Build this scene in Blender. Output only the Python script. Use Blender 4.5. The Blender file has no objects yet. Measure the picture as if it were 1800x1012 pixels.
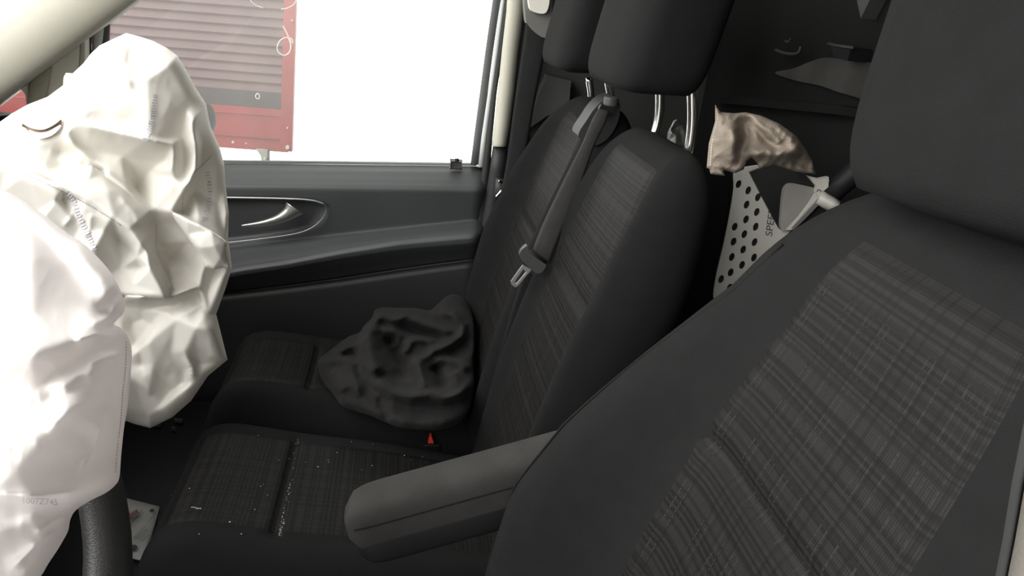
import bpy, bmesh, math, random
import numpy as np
from mathutils import Vector, Matrix, noise as mnoise
from mathutils.geometry import delaunay_2d_cdt

random.seed(7)
C = bpy.context.scene.collection
PI = math.pi
sc = bpy.context.scene
sc.view_settings.view_transform = 'Standard'
sc.view_settings.look = 'None'
sc.view_settings.exposure = 0.0

# ------------------------------------------------------------------ camera
H = 1.15                                   # camera height above the cab floor; X = to the rear, Y = across the cab, Z = up
F_PX, YAW, PITCH, ROLL = 1250.0, math.radians(10), math.radians(22), math.radians(6)
FW = np.array([math.sin(YAW) * math.cos(PITCH), math.cos(YAW) * math.cos(PITCH), -math.sin(PITCH)])
_rt = np.array([math.cos(YAW), -math.sin(YAW), 0.0])
_up = np.cross(_rt, FW)
RT = _rt * math.cos(ROLL) + _up * math.sin(ROLL)
UP = -_rt * math.sin(ROLL) + _up * math.cos(ROLL)
cam_d = bpy.data.cameras.new('camera')
cam = bpy.data.objects.new('camera', cam_d); C.objects.link(cam)
cam_d.sensor_width = 36.0
cam_d.lens = 36.0 * F_PX / 1800.0
cam_d.clip_start = 0.01
cam.matrix_world = Matrix(((RT[0], UP[0], -FW[0], 0), (RT[1], UP[1], -FW[1], 0), (RT[2], UP[2], -FW[2], H), (0, 0, 0, 1)))
sc.camera = cam


def ray(px, py):
    return FW + RT * (px - 900) / F_PX - UP * (py - 506) / F_PX


def P(px, py, Y):                          # the point of the cab that is seen at (px, py) and lies Y across the cab
    d = ray(px, py)
    k = Y / d[1]
    return np.array([d[0] * k, Y, d[2] * k + H])


def PX(px, py, X):
    d = ray(px, py)
    k = X / d[0]
    return np.array([X, d[1] * k, d[2] * k + H])


def Parr(px, py, Y):                       # the same for arrays
    px = np.asarray(px, float); py = np.asarray(py, float); Y = np.asarray(Y, float)
    d = FW[None, :] + RT[None, :] * ((px - 900) / F_PX)[:, None] - UP[None, :] * ((py - 506) / F_PX)[:, None]
    k = Y / d[:, 1]
    r = d * k[:, None]
    r[:, 2] += H
    return r


# ------------------------------------------------------------------ materials
def new_mat(name):
    m = bpy.data.materials.new(name); m.use_nodes = True
    nt = m.node_tree
    return m, nt, nt.nodes['Principled BSDF']


def N(nt, typ, **kw):
    n = nt.nodes.new(typ)
    for k, v in kw.items():
        setattr(n, k, v)
    return n


def L(nt, a, b):
    nt.links.new(a, b)


def plain(name, col, rough=0.6, metal=0.0, bump=0.0, bscale=300.0, var=0.12, vscale=9.0, sheen=0.0, coat=0.0, spec=0.5):
    m, nt, b = new_mat(name)
    b.inputs['Specular IOR Level'].default_value = spec
    b.inputs['Roughness'].default_value = rough
    b.inputs['Metallic'].default_value = metal
    if sheen:
        b.inputs['Sheen Weight'].default_value = sheen
        b.inputs['Sheen Roughness'].default_value = 0.5
    if coat:
        b.inputs['Coat Weight'].default_value = coat
    tc = N(nt, 'ShaderNodeTexCoord')
    nz = N(nt, 'ShaderNodeTexNoise'); nz.inputs['Scale'].default_value = vscale; nz.inputs['Detail'].default_value = 4
    L(nt, tc.outputs['Object'], nz.inputs['Vector'])
    rp = N(nt, 'ShaderNodeValToRGB')
    c0 = [max(0, c * (1 - var)) for c in col]; c1 = [min(1, c * (1 + var)) for c in col]
    rp.color_ramp.elements[0].color = (*c0, 1); rp.color_ramp.elements[1].color = (*c1, 1)
    rp.color_ramp.elements[0].position = 0.3; rp.color_ramp.elements[1].position = 0.7
    L(nt, nz.outputs['Fac'], rp.inputs['Fac']); L(nt, rp.outputs['Color'], b.inputs['Base Color'])
    if bump:
        n2 = N(nt, 'ShaderNodeTexNoise'); n2.inputs['Scale'].default_value = bscale; n2.inputs['Detail'].default_value = 2
        L(nt, tc.outputs['Object'], n2.inputs['Vector'])
        bp = N(nt, 'ShaderNodeBump'); bp.inputs['Strength'].default_value = bump; bp.inputs['Distance'].default_value = 0.002
        L(nt, n2.outputs['Fac'], bp.inputs['Height']); L(nt, bp.outputs['Normal'], b.inputs['Normal'])
    return m


def mathn(nt, op, a, b=None, clamp=False):
    n = N(nt, 'ShaderNodeMath', operation=op); n.use_clamp = clamp
    for i, v in enumerate((a, b)):
        if v is None:
            continue
        if isinstance(v, (int, float)):
            n.inputs[i].default_value = v
        else:
            L(nt, v, n.inputs[i])
    return n.outputs[0]


def insert_mat(name, base, light):
    """woven seat centre: fine ribs, clustered dark cross stripes, thin lengthwise threads (UV in metres: u across, v along)"""
    m, nt, b = new_mat(name)
    b.inputs['Roughness'].default_value = 0.62
    b.inputs['Specular IOR Level'].default_value = 0.10
    uv = N(nt, 'ShaderNodeUVMap'); sep = N(nt, 'ShaderNodeSeparateXYZ')
    L(nt, uv.outputs['UV'], sep.inputs[0])
    u, v = sep.outputs[0], sep.outputs[1]

    def stripes(src, scale, lo, hi, off):
        nz = N(nt, 'ShaderNodeTexNoise', noise_dimensions='1D')
        nz.inputs['Scale'].default_value = 1.0; nz.inputs['Detail'].default_value = 1.0
        L(nt, mathn(nt, 'ADD', mathn(nt, 'MULTIPLY', src, scale), off), nz.inputs['W'])
        mr = N(nt, 'ShaderNodeMapRange'); mr.inputs['From Min'].default_value = lo; mr.inputs['From Max'].default_value = hi
        L(nt, nz.outputs['Fac'], mr.inputs['Value'])
        return mr.outputs[0]
    def pulse(src, period, width, off=0.0):        # 1 inside thin lines every period
        f = mathn(nt, 'FRACT', mathn(nt, 'ADD', mathn(nt, 'DIVIDE', src, period), off))
        d = mathn(nt, 'ABSOLUTE', mathn(nt, 'SUBTRACT', f, 0.5))
        mr = N(nt, 'ShaderNodeMapRange'); mr.inputs['From Min'].default_value = width / 2 + 0.10; mr.inputs['From Max'].default_value = width / 2 - 0.02
        L(nt, d, mr.inputs['Value'])
        return mr.outputs[0]
    rib = mathn(nt, 'MULTIPLY', mathn(nt, 'ADD', mathn(nt, 'SINE', mathn(nt, 'MULTIPLY', u, 2 * PI / 0.0021)), 1), 0.5)
    weft = mathn(nt, 'MULTIPLY', mathn(nt, 'ADD', mathn(nt, 'SINE', mathn(nt, 'MULTIPLY', v, 2 * PI / 0.0019)), 1), 0.5)
    jit = stripes(v, 31, 0.2, 0.8, 5.0)
    vj = mathn(nt, 'ADD', v, mathn(nt, 'MULTIPLY', jit, 0.006))
    d1 = mathn(nt, 'MULTIPLY', pulse(vj, 0.0062, 0.42), stripes(v, 52, 0.43, 0.50, 9.7))       # clusters of dark cross lines
    d2 = mathn(nt, 'MULTIPLY', pulse(vj, 0.0145, 0.20, 0.3), 0.7)                             # single lines between
    dark = mathn(nt, 'MAXIMUM', d1, d2)
    lm = stripes(u, 60, 0.48, 0.56, 17.3)
    lng = mathn(nt, 'MULTIPLY', pulse(u, 0.0064, 0.10), lm)                                   # lengthwise light threads
    lng2 = mathn(nt, 'MULTIPLY', pulse(u, 0.0105, 0.22, 0.4), stripes(u, 45, 0.44, 0.54, 47.3))
    brk = stripes(v, 240, 0.42, 0.56, 77.0)
    brk2 = stripes(v, 24, 0.40, 0.60, 31.0)
    val = mathn(nt, 'ADD', mathn(nt, 'MULTIPLY', mathn(nt, 'MULTIPLY', rib, mathn(nt, 'ADD', mathn(nt, 'MULTIPLY', weft, 0.6), 0.4)), 0.55), 0.38)
    val = mathn(nt, 'MULTIPLY', val, mathn(nt, 'SUBTRACT', 1.0, mathn(nt, 'MULTIPLY', dark, 0.62)))
    val = mathn(nt, 'MULTIPLY', val, mathn(nt, 'SUBTRACT', 1.0, mathn(nt, 'MULTIPLY', lng2, 0.40)))
    val = mathn(nt, 'ADD', val, mathn(nt, 'MULTIPLY', mathn(nt, 'MULTIPLY', lng, brk), mathn(nt, 'ADD', mathn(nt, 'MULTIPLY', brk2, 0.9), 0.15)))
    nz = N(nt, 'ShaderNodeTexNoise'); nz.inputs['Scale'].default_value = 14; nz.inputs['Detail'].default_value = 3
    L(nt, uv.outputs['UV'], nz.inputs['Vector'])
    val = mathn(nt, 'MULTIPLY', val, mathn(nt, 'ADD', mathn(nt, 'MULTIPLY', nz.outputs['Fac'], 0.5), 0.75))
    mx = N(nt, 'ShaderNodeMix', data_type='RGBA')
    mx.inputs['A'].default_value = (*base, 1); mx.inputs['B'].default_value = (*light, 1)
    L(nt, val, mx.inputs['Factor']); L(nt, mx.outputs['Result'], b.inputs['Base Color'])
    bp = N(nt, 'ShaderNodeBump'); bp.inputs['Strength'].default_value = 0.25; bp.inputs['Distance'].default_value = 0.0008
    L(nt, val, bp.inputs['Height']); L(nt, bp.outputs['Normal'], b.inputs['Normal'])
    return m


def nylon(name, col):
    m, nt, b = new_mat(name)
    b.inputs['Base Color'].default_value = (*col, 1)
    b.inputs['Roughness'].default_value = 0.5
    b.inputs['Sheen Weight'].default_value = 0.15
    tc = N(nt, 'ShaderNodeTexCoord')
    nz = N(nt, 'ShaderNodeTexNoise'); nz.inputs['Scale'].default_value = 5; nz.inputs['Detail'].default_value = 6
    L(nt, tc.outputs['Object'], nz.inputs['Vector'])
    mx = N(nt, 'ShaderNodeMix', data_type='RGBA')
    mx.inputs['A'].default_value = (*[c * 0.95 for c in col], 1); mx.inputs['B'].default_value = (*col, 1)
    L(nt, nz.outputs['Fac'], mx.inputs['Factor']); L(nt, mx.outputs['Result'], b.inputs['Base Color'])
    # fine crinkle
    vo = N(nt, 'ShaderNodeTexNoise'); vo.inputs['Scale'].default_value = 26; vo.inputs['Detail'].default_value = 5; vo.inputs['Distortion'].default_value = 1.2
    L(nt, tc.outputs['Object'], vo.inputs['Vector'])
    bp = N(nt, 'ShaderNodeBump'); bp.inputs['Strength'].default_value = 0.04; bp.inputs['Distance'].default_value = 0.01
    L(nt, vo.outputs['Fac'], bp.inputs['Height']); L(nt, bp.outputs['Normal'], b.inputs['Normal'])
    tr = N(nt, 'ShaderNodeBsdfTranslucent'); tr.inputs['Color'].default_value = (*col, 1)
    mix = N(nt, 'ShaderNodeMixShader'); mix.inputs[0].default_value = 0.22
    out = nt.nodes['Material Output']
    L(nt, b.outputs[0], mix.inputs[1]); L(nt, tr.outputs[0], mix.inputs[2]); L(nt, mix.outputs[0], out.inputs['Surface'])
    return m


def glass_mat(name):
    m, nt, b = new_mat(name)
    nt.nodes.remove(b)
    out = nt.nodes['Material Output']
    tr = N(nt, 'ShaderNodeBsdfTransparent'); tr.inputs['Color'].default_value = (0.93, 0.95, 0.94, 1)
    gl = N(nt, 'ShaderNodeBsdfGlossy'); gl.inputs['Roughness'].default_value = 0.02
    df = N(nt, 'ShaderNodeBsdfTranslucent'); df.inputs['Color'].default_value = (0.9, 0.88, 0.85, 1)
    fr = N(nt, 'ShaderNodeFresnel'); fr.inputs['IOR'].default_value = 1.35
    tc = N(nt, 'ShaderNodeTexCoord')
    nz = N(nt, 'ShaderNodeTexNoise'); nz.inputs['Scale'].default_value = 4; nz.inputs['Detail'].default_value = 6
    L(nt, tc.outputs['Object'], nz.inputs['Vector'])
    mr = N(nt, 'ShaderNodeMapRange'); mr.inputs['From Min'].default_value = 0.3; mr.inputs['From Max'].default_value = 0.7
    mr.inputs['To Min'].default_value = 0.06; mr.inputs['To Max'].default_value = 0.10      # milky veil standing in for glare and haze
    L(nt, nz.outputs['Fac'], mr.inputs['Value'])
    m1 = N(nt, 'ShaderNodeMixShader'); m2 = N(nt, 'ShaderNodeMixShader')
    L(nt, mr.outputs[0], m1.inputs[0]); L(nt, tr.outputs[0], m1.inputs[1]); L(nt, df.outputs[0], m1.inputs[2])
    L(nt, mathn(nt, 'MULTIPLY', fr.outputs[0], 0.7), m2.inputs[0]); L(nt, m1.outputs[0], m2.inputs[1]); L(nt, gl.outputs[0], m2.inputs[2])
    L(nt, m2.outputs[0], out.inputs['Surface'])
    return m


M = {}
M['fabric'] = plain('charcoal_fabric', (0.0115, 0.0115, 0.0118), 0.95, bump=0.35, bscale=900, var=0.06, vscale=40, spec=0.06)
M['fabric_lt'] = plain('grey_armrest_cloth', (0.032, 0.031, 0.0298), 0.85, bump=0.3, bscale=800, var=0.15, vscale=25, spec=0.12)
M['insert'] = insert_mat('woven_seat_centre', (0.0030, 0.0030, 0.0030), (0.0195, 0.0191, 0.0187))
M['jacket'] = plain('black_fleece', (0.0165, 0.0161, 0.0163), 0.95, bump=0.5, bscale=420, var=0.2, vscale=40, sheen=0.03, spec=0.05)
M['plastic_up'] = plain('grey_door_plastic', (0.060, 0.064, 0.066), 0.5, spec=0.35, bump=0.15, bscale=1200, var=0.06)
M['plastic'] = plain('dark_plastic_door_shade', (0.026, 0.027, 0.028), 0.5, spec=0.35, bump=0.15, bscale=1200, var=0.06)  # also carries the shade of the lower door in its colour
M['plastic_dk'] = plain('black_plastic', (0.010, 0.010, 0.011), 0.55, spec=0.2, bump=0.1, bscale=900, var=0.1)
M['plastic_gr'] = plain('grey_plastic', (0.045, 0.046, 0.045), 0.5, spec=0.3, bump=0.1, bscale=900, var=0.1)
M['rim'] = plain('steering_leather', (0.035, 0.035, 0.036), 0.42, bump=0.25, bscale=700, var=0.12)
M['rubber'] = plain('rubber_seal', (0.10, 0.105, 0.105), 0.7, var=0.1)
M['rubber_dk'] = plain('dark_rubber_seal', (0.018, 0.019, 0.019), 0.7, var=0.1)
M['webbing'] = plain('belt_webbing', (0.038, 0.037, 0.036), 0.75, spec=0.15, bump=0.4, bscale=1500, var=0.08, vscale=60)
M['webbing_dk'] = plain('dark_belt_webbing', (0.022, 0.023, 0.023), 0.75, spec=0.1, bump=0.4, bscale=1500, var=0.08, vscale=60)
M['cream'] = plain('cream_trim', (0.46, 0.445, 0.375), 0.7, bump=0.1, bscale=900, var=0.05)
M['cream_lt'] = plain('pale_cream_trim', (0.80, 0.785, 0.70), 0.7, bump=0.1, bscale=900, var=0.06)  # lighter cream than the pillar covers
M['pillar_near'] = plain('pale_near_trim', (0.15, 0.14, 0.125), 0.7, bump=0.1, bscale=900, var=0.06, spec=0.1)
M['flange'] = plain('pale_flange', (0.62, 0.65, 0.64), 0.45, var=0.05)
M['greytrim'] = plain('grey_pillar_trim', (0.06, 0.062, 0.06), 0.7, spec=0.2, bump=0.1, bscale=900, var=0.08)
M['chrome'] = plain('chrome', (0.75, 0.75, 0.74), 0.14, 1.0, var=0.03)
M['satin'] = plain('satin_silver', (0.42, 0.42, 0.41), 0.32, 0.85, var=0.05)
M['steel'] = plain('belt_tongue_steel', (0.86, 0.86, 0.83), 0.3, 0.9, var=0.03)
M['nylon'] = nylon('airbag_nylon', (0.80, 0.775, 0.72))
M['nylon2'] = nylon('airbag_nylon_pinkish', (0.90, 0.865, 0.85))
M['nylon2'].node_tree.nodes['Mix Shader'].inputs[0].default_value = 0.36
M['ink'] = plain('faded_blue_ink', (0.50, 0.50, 0.55), 0.7, var=0.25, vscale=120)
M['ink2'] = plain('faded_pink_ink', (0.62, 0.57, 0.60), 0.7, var=0.15, vscale=120)
M['char'] = plain('scorched_fabric', (0.16, 0.11, 0.075), 0.9, var=0.6, vscale=70)
M['stitch'] = plain('seam_thread', (0.40, 0.385, 0.35), 0.8, var=0.2, vscale=200)
M['tan'] = plain('tan_canvas', (0.24, 0.20, 0.16), 0.9, bump=0.5, bscale=500, var=0.22, vscale=14)
M['racket'] = plain('white_racket_lacquer', (0.36, 0.35, 0.32), 0.45, var=0.04)
M['racket_gr'] = plain('pale_racket_heart', (0.20, 0.19, 0.175), 0.4, var=0.15, vscale=20)
M['black'] = plain('gloss_black', (0.008, 0.008, 0.008), 0.3, var=0.1)
M['printing'] = plain('dark_print', (0.03, 0.03, 0.032), 0.6, var=0.1)
M['red_paint'] = plain('red_paint', (0.27, 0.030, 0.030), 0.45, var=0.1, vscale=3)
M['red_slat'] = plain('dark_red_slats', (0.085, 0.032, 0.036), 0.5, var=0.18, vscale=4)
M['grey_slat'] = plain('grey_sill_slat', (0.045, 0.035, 0.04), 0.5, var=0.1)
M['bolt'] = plain('pale_bolt', (0.5, 0.48, 0.45), 0.4, var=0.05)
M['bracket'] = plain('pale_bracket', (0.30, 0.30, 0.26), 0.5, var=0.1)
M['chalk'] = nylon('white_marker', (0.97, 0.95, 0.94))
M['chalk'].node_tree.nodes['Mix Shader'].inputs[0].default_value = 0.95
M['paper'] = plain('printed_paper', (0.30, 0.30, 0.29), 0.7, var=0.06)
M['printgrey'] = plain('grey_print', (0.14, 0.14, 0.14), 0.7, var=0.1)
M['printred'] = plain('dull_red_print', (0.16, 0.09, 0.085), 0.7, var=0.1)
M['crumb'] = plain('pale_crumbs', (0.55, 0.54, 0.5), 0.8, var=0.2, vscale=100)
M['red_button'] = plain('red_button', (0.75, 0.06, 0.045), 0.4, var=0.04)
M['bulkhead'] = plain('bulkhead_board', (0.011, 0.011, 0.011), 0.75, spec=0.08, bump=0.2, bscale=500, var=0.12)
M['bulk_lt'] = plain('bulkhead_lit_patch', (0.050, 0.049, 0.046), 0.5, spec=0.3, bump=0.1, bscale=300, var=0.35, vscale=12)
M['floor'] = plain('floor_mat', (0.008, 0.008, 0.009), 0.85, spec=0.1, bump=0.4, bscale=300, var=0.2)
M['headliner'] = plain('grey_headliner', (0.15, 0.15, 0.14), 0.9, bump=0.2, bscale=600, var=0.06)
M['bag_grey'] = plain('grey_plastic_bag', (0.25, 0.25, 0.24), 0.45, var=0.25, vscale=60)
M['glass'] = glass_mat('veiled_side_glass')


# ------------------------------------------------------------------ object helpers
def link(name, me, m, parent=None):
    o = bpy.data.objects.new(name, me); C.objects.link(o)
    if m is not None:
        me.materials.append(m)
    if parent is not None:
        o.parent = parent
        o.matrix_parent_inverse = Matrix.Translation(-parent.location)
    return o


def obj(name, bm, m, parent=None, smooth=True, recalc=True):
    if recalc:
        bmesh.ops.recalc_face_normals(bm, faces=bm.faces)
    me = bpy.data.meshes.new(name); bm.to_mesh(me); bm.free()
    if smooth:
        for p in me.polygons:
            p.use_smooth = True
    return link(name, me, m, parent)


def autosmooth(o, ang=35):
    me = o.data
    me.set_sharp_from_angle(angle=math.radians(ang))
    return o


def thing(name, label, cat, loc, group=None):
    o = bpy.data.objects.new(name, None); C.objects.link(o); o.location = Vector(loc)
    o.empty_display_size = 0.05
    o['label'] = label; o['category'] = cat
    if group:
        o['group'] = group
    return o


def tag(o, label, cat, group=None):
    o['label'] = label; o['category'] = cat
    if group:
        o['group'] = group
    return o


def struct(o, label=None):
    o['kind'] = 'structure'
    if label:
        o['label'] = label
    return o


def struct_empty(name, loc, label=None):
    o = bpy.data.objects.new(name, None); C.objects.link(o); o.location = Vector(loc); o.empty_display_size = 0.05
    return struct(o, label)


def box_bm(lo, hi, bev=0.0, seg=3):
    bm = bmesh.new()
    bmesh.ops.create_cube(bm, size=1)
    for v in bm.verts:
        v.co = Vector([(lo[i] + hi[i]) / 2 + v.co[i] * (hi[i] - lo[i]) for i in range(3)])
    if bev:
        bmesh.ops.bevel(bm, geom=bm.edges[:], offset=bev, segments=seg, profile=0.5, affect='EDGES')
    return bm


def tube_bm(pts, r, n=12, bm=None, closed=False):
    """a round bar along pts; r a number or a list"""
    bm = bm or bmesh.new()
    pts = [Vector(p) for p in pts]
    k = len(pts)
    rs = r if isinstance(r, (list, tuple)) else [r] * k
    rings = []
    ref = Vector((0.13, 0.21, 0.97))
    for i, p in enumerate(pts):
        if closed:
            t = pts[(i + 1) % k] - pts[i - 1]
        else:
            t = pts[min(i + 1, k - 1)] - pts[max(i - 1, 0)]
        t.normalize()
        a = t.cross(ref)
        if a.length < 1e-3:
            a = t.cross(Vector((1, 0, 0)))
        a.normalize(); b = t.cross(a)
        rings.append([bm.verts.new(p + (a * math.cos(2 * PI * j / n) + b * math.sin(2 * PI * j / n)) * rs[i]) for j in range(n)])
    for i in range(k if closed else k - 1):
        A, B = rings[i], rings[(i + 1) % k]
        for j in range(n):
            bm.faces.new((A[j], A[(j + 1) % n], B[(j + 1) % n], B[j]))
    if not closed:
        bm.faces.new(rings[0][::-1]); bm.faces.new(rings[-1])
    return bm


def loft_bm(rings, bm=None, cap=True):
    bm = bm or bmesh.new()
    R = [[bm.verts.new(Vector(p)) for p in r] for r in rings]
    n = len(R[0])
    for A, B in zip(R[:-1], R[1:]):
        for j in range(n):
            bm.faces.new((A[j], A[(j + 1) % n], B[(j + 1) % n], B[j]))
    if cap:
        for r in (R[0], R[-1]):
            c = bm.verts.new(sum((v.co for v in r), Vector()) / n)
            for j in range(n):
                bm.faces.new((r[j], r[(j + 1) % n], c))
    return bm


def grid_bm(G, bm=None, uv=None):
    """G[i][j] points; optional uv(i,j)"""
    bm = bm or bmesh.new()
    V = [[bm.verts.new(Vector(p)) for p in row] for row in G]
    lay = bm.loops.layers.uv.verify() if uv else None
    for i in range(len(V) - 1):
        for j in range(len(V[0]) - 1):
            f = bm.faces.new((V[i][j], V[i + 1][j], V[i + 1][j + 1], V[i][j + 1]))
            if uv:
                for lp, (a, b) in zip(f.loops, ((i, j), (i + 1, j), (i + 1, j + 1), (i, j + 1))):
                    lp[lay].uv = uv(a, b)
    return bm


def smooth_poly(pts, n=8, closed=False):
    """Catmull-Rom through pts"""
    p = [np.array(q, float) for q in pts]
    k = len(p); out = []
    rng = range(k if closed else k - 1)
    for i in rng:
        if closed:
            a, b, c, d = p[i - 1], p[i], p[(i + 1) % k], p[(i + 2) % k]
        else:
            a, b, c, d = p[max(i - 1, 0)], p[i], p[i + 1], p[min(i + 2, k - 1)]
        for s in range(n):
            t = s / n
            out.append(0.5 * ((2 * b) + (-a + c) * t + (2 * a - 5 * b + 4 * c - d) * t * t + (-a + 3 * b - 3 * c + d) * t ** 3))
    if not closed:
        out.append(p[-1])
    return out


def in_poly(x, y, poly):
    """vectorised point in polygon"""
    x = np.asarray(x); y = np.asarray(y)
    r = np.zeros(x.shape, bool)
    n = len(poly)
    for i in range(n):
        x0, y0 = poly[i][:2]; x1, y1 = poly[(i + 1) % n][:2]
        if y0 == y1:
            continue
        c = ((y0 > y) != (y1 > y)) & (x < (x1 - x0) * (y - y0) / (y1 - y0) + x0)
        r ^= c
    return r


def seg_dist(x, y, poly, closed=False):
    """distance, side and position along a polyline"""
    n = len(poly); best = np.full(x.shape, 1e9); side = np.zeros(x.shape); along = np.zeros(x.shape)
    Ls = [0.0]
    pp = list(poly) + ([poly[0]] if closed else [])
    for a, b in zip(pp[:-1], pp[1:]):
        Ls.append(Ls[-1] + math.hypot(b[0] - a[0], b[1] - a[1]))
    for i, (a, b) in enumerate(zip(pp[:-1], pp[1:])):
        dx, dy = b[0] - a[0], b[1] - a[1]; l2 = dx * dx + dy * dy + 1e-9
        t = np.clip(((x - a[0]) * dx + (y - a[1]) * dy) / l2, 0, 1)
        d = np.hypot(x - a[0] - t * dx, y - a[1] - t * dy)
        s = np.sign(dx * (y - a[1]) - dy * (x - a[0]))
        w = d < best
        best = np.where(w, d, best); side = np.where(w, s, side)
        along = np.where(w, (Ls[i] + t * math.sqrt(l2)) / Ls[-1], along)
    return best, side, along


def blur(A, s):
    if s <= 0:
        return A
    r = int(3 * s) + 1
    k = np.exp(-0.5 * (np.arange(-r, r + 1) / s) ** 2); k /= k.sum()
    B = np.pad(A, r, mode='edge')
    B = np.apply_along_axis(lambda v: np.convolve(v, k, 'valid'), 0, B)
    B = np.apply_along_axis(lambda v: np.convolve(v, k, 'valid'), 1, B)
    return B


class Cloth:
    """A crumpled sheet: an outline, hand-placed support points joined by fold lines, extra creases, and a thickness.
    Shaped on a grid, then built as a closed mesh with a front and a back."""

    def __init__(s, outline, ctrl, folds=(), creases=(), step=4.0, soft=1.5, bulge=0.05, brad=40, back=0.10, noise=(), smooth=True, seed=0, csoft=0.9):
        s.out = [tuple(q) for q in (smooth_poly(outline, 5, True) if smooth else outline)]
        xs = [q[0] for q in s.out]; ys = [q[1] for q in s.out]
        s.step = step
        s.x0, s.y0 = min(xs) - 3 * step, min(ys) - 3 * step
        nx = int((max(xs) - s.x0) / step) + 5; ny = int((max(ys) - s.y0) / step) + 5
        gx, gy = np.meshgrid(s.x0 + np.arange(nx) * step, s.y0 + np.arange(ny) * step)
        pts = [tuple(q) for q in ctrl]
        idx = {}
        edges = []

        def add(q):
            for i, r in enumerate(pts):
                if abs(r[0] - q[0]) < 0.5 and abs(r[1] - q[1]) < 0.5:
                    return i
            pts.append(tuple(q)); return len(pts) - 1
        for f in folds:
            ids = [add(q) for q in f]
            edges += [(a, b) for a, b in zip(ids[:-1], ids[1:])]
        # far corners take the depth of the nearest support
        for cx in (gx.min() - 50, gx.max() + 50):
            for cy in (gy.min() - 50, gy.max() + 50):
                j = min(range(len(pts)), key=lambda i: (pts[i][0] - cx) ** 2 + (pts[i][1] - cy) ** 2)
                pts.append((cx, cy, pts[j][2]))
        vs, es, fs, ov, oe, of = delaunay_2d_cdt([Vector(q[:2]) for q in pts], edges, [], 0, 1e-4)
        dep = []
        for i, o in enumerate(ov):
            if o:
                dep.append(pts[o[0]][2])
            else:
                j = sorted(range(len(pts)), key=lambda k: (pts[k][0] - vs[i][0]) ** 2 + (pts[k][1] - vs[i][1]) ** 2)[:2]
                dep.append(sum(pts[k][2] for k in j) / 2)
        D = np.zeros(gx.shape)
        for f in fs:
            (ax, ay), (bx, by), (cx, cy) = [tuple(vs[i]) for i in f[:3]]
            da, db, dc = [dep[i] for i in f[:3]]
            den = (by - cy) * (ax - cx) + (cx - bx) * (ay - cy)
            if abs(den) < 1e-9:
                continue
            i0 = max(0, int((min(ax, bx, cx) - s.x0) / step)); i1 = min(nx, int((max(ax, bx, cx) - s.x0) / step) + 2)
            j0 = max(0, int((min(ay, by, cy) - s.y0) / step)); j1 = min(ny, int((max(ay, by, cy) - s.y0) / step) + 2)
            if i1 <= i0 or j1 <= j0:
                continue
            X = gx[j0:j1, i0:i1]; Y = gy[j0:j1, i0:i1]
            l0 = ((by - cy) * (X - cx) + (cx - bx) * (Y - cy)) / den
            l1 = ((cy - ay) * (X - cx) + (ax - cx) * (Y - cy)) / den
            l2 = 1 - l0 - l1
            ok = (l0 >= -1e-6) & (l1 >= -1e-6) & (l2 >= -1e-6)
            D[j0:j1, i0:i1] = np.where(ok, l0 * da + l1 * db + l2 * dc, D[j0:j1, i0:i1])
        D = blur(D, soft)
        for poly, amp, w, kind in creases:
            d, sd, al = seg_dist(gx, gy, poly)
            tap = np.clip(np.minimum(al, 1 - al) * 5 + 0.15, 0, 1)
            if kind == 's':
                h = amp * np.exp(-d / w) * tap
            elif kind == 'g':
                h = amp * np.exp(-(d / w) ** 2) * tap
            else:                          # 'e': one side steps forward and eases back
                h = amp * tap * np.where(sd > 0, np.exp(-d / w), np.exp(-d / max(0.16 * w, 1.5 * step)))
            D -= h
        D = blur(D, csoft)
        for k, (amp, lam) in enumerate(noise):
            h = np.zeros(D.shape)
            for j in range(ny):
                for i in range(nx):
                    q = Vector((gx[j, i] / lam + 3.3 * seed, gy[j, i] / lam * 0.8, 7.7 * k))
                    h[j, i] = 1 - abs(mnoise.noise(q)) * 2.2
            D -= amp * h
        dist, _, _ = seg_dist(gx, gy, s.out, True)
        ins = in_poly(gx, gy, s.out)
        q = np.clip(dist / brad, 0, 1)
        prof = np.sqrt(np.clip(1 - (1 - q) ** 2, 0, 1)) * ins
        s.base = D.copy()
        s.front = D + bulge * (1 - prof)
        s.backd = D + bulge + back * prof
        s.gx, s.gy, s.dist, s.ins, s.nx, s.ny = gx, gy, dist, ins, nx, ny

    def samp(s, A, px, py):
        fx = np.clip((np.asarray(px, float) - s.x0) / s.step, 0, s.nx - 1.001); fy = np.clip((np.asarray(py, float) - s.y0) / s.step, 0, s.ny - 1.001)
        i = fx.astype(int); j = fy.astype(int); a = fx - i; b = fy - j
        return A[j, i] * (1 - a) * (1 - b) + A[j, i + 1] * a * (1 - b) + A[j + 1, i] * (1 - a) * b + A[j + 1, i + 1] * a * b

    def at(s, px, py, lift=0.0):
        return P(px, py, float(s.samp(s.front, px, py)) - lift)

    def build(s, name, mat, parent=None):
        ring = []
        n = len(s.out)
        for i in range(n):
            a, b = s.out[i], s.out[(i + 1) % n]
            k = max(1, int(round(math.hypot(b[0] - a[0], b[1] - a[1]) / s.step)))
            for t in range(k):
                ring.append((a[0] + (b[0] - a[0]) * t / k, a[1] + (b[1] - a[1]) * t / k))
        keep = s.ins & (s.dist > 0.7 * s.step)
        inner = list(zip(s.gx[keep], s.gy[keep]))
        nr = len(ring)
        pts = [Vector(q) for q in ring + inner]
        vs, es, fs, ov, oe, of = delaunay_2d_cdt(pts, [(i, (i + 1) % nr) for i in range(nr)], [], 1, 1e-5)
        px = np.array([v[0] for v in vs]); py = np.array([v[1] for v in vs])
        rim = np.array([any(o < nr for o in oo) for oo in ov])
        yf = s.samp(s.front, px, py); yb = s.samp(s.backd, px, py)
        F = Parr(px, py, yf); B = Parr(px, py, yb)
        bm = bmesh.new()
        fv = [bm.verts.new(p) for p in F]
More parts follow.
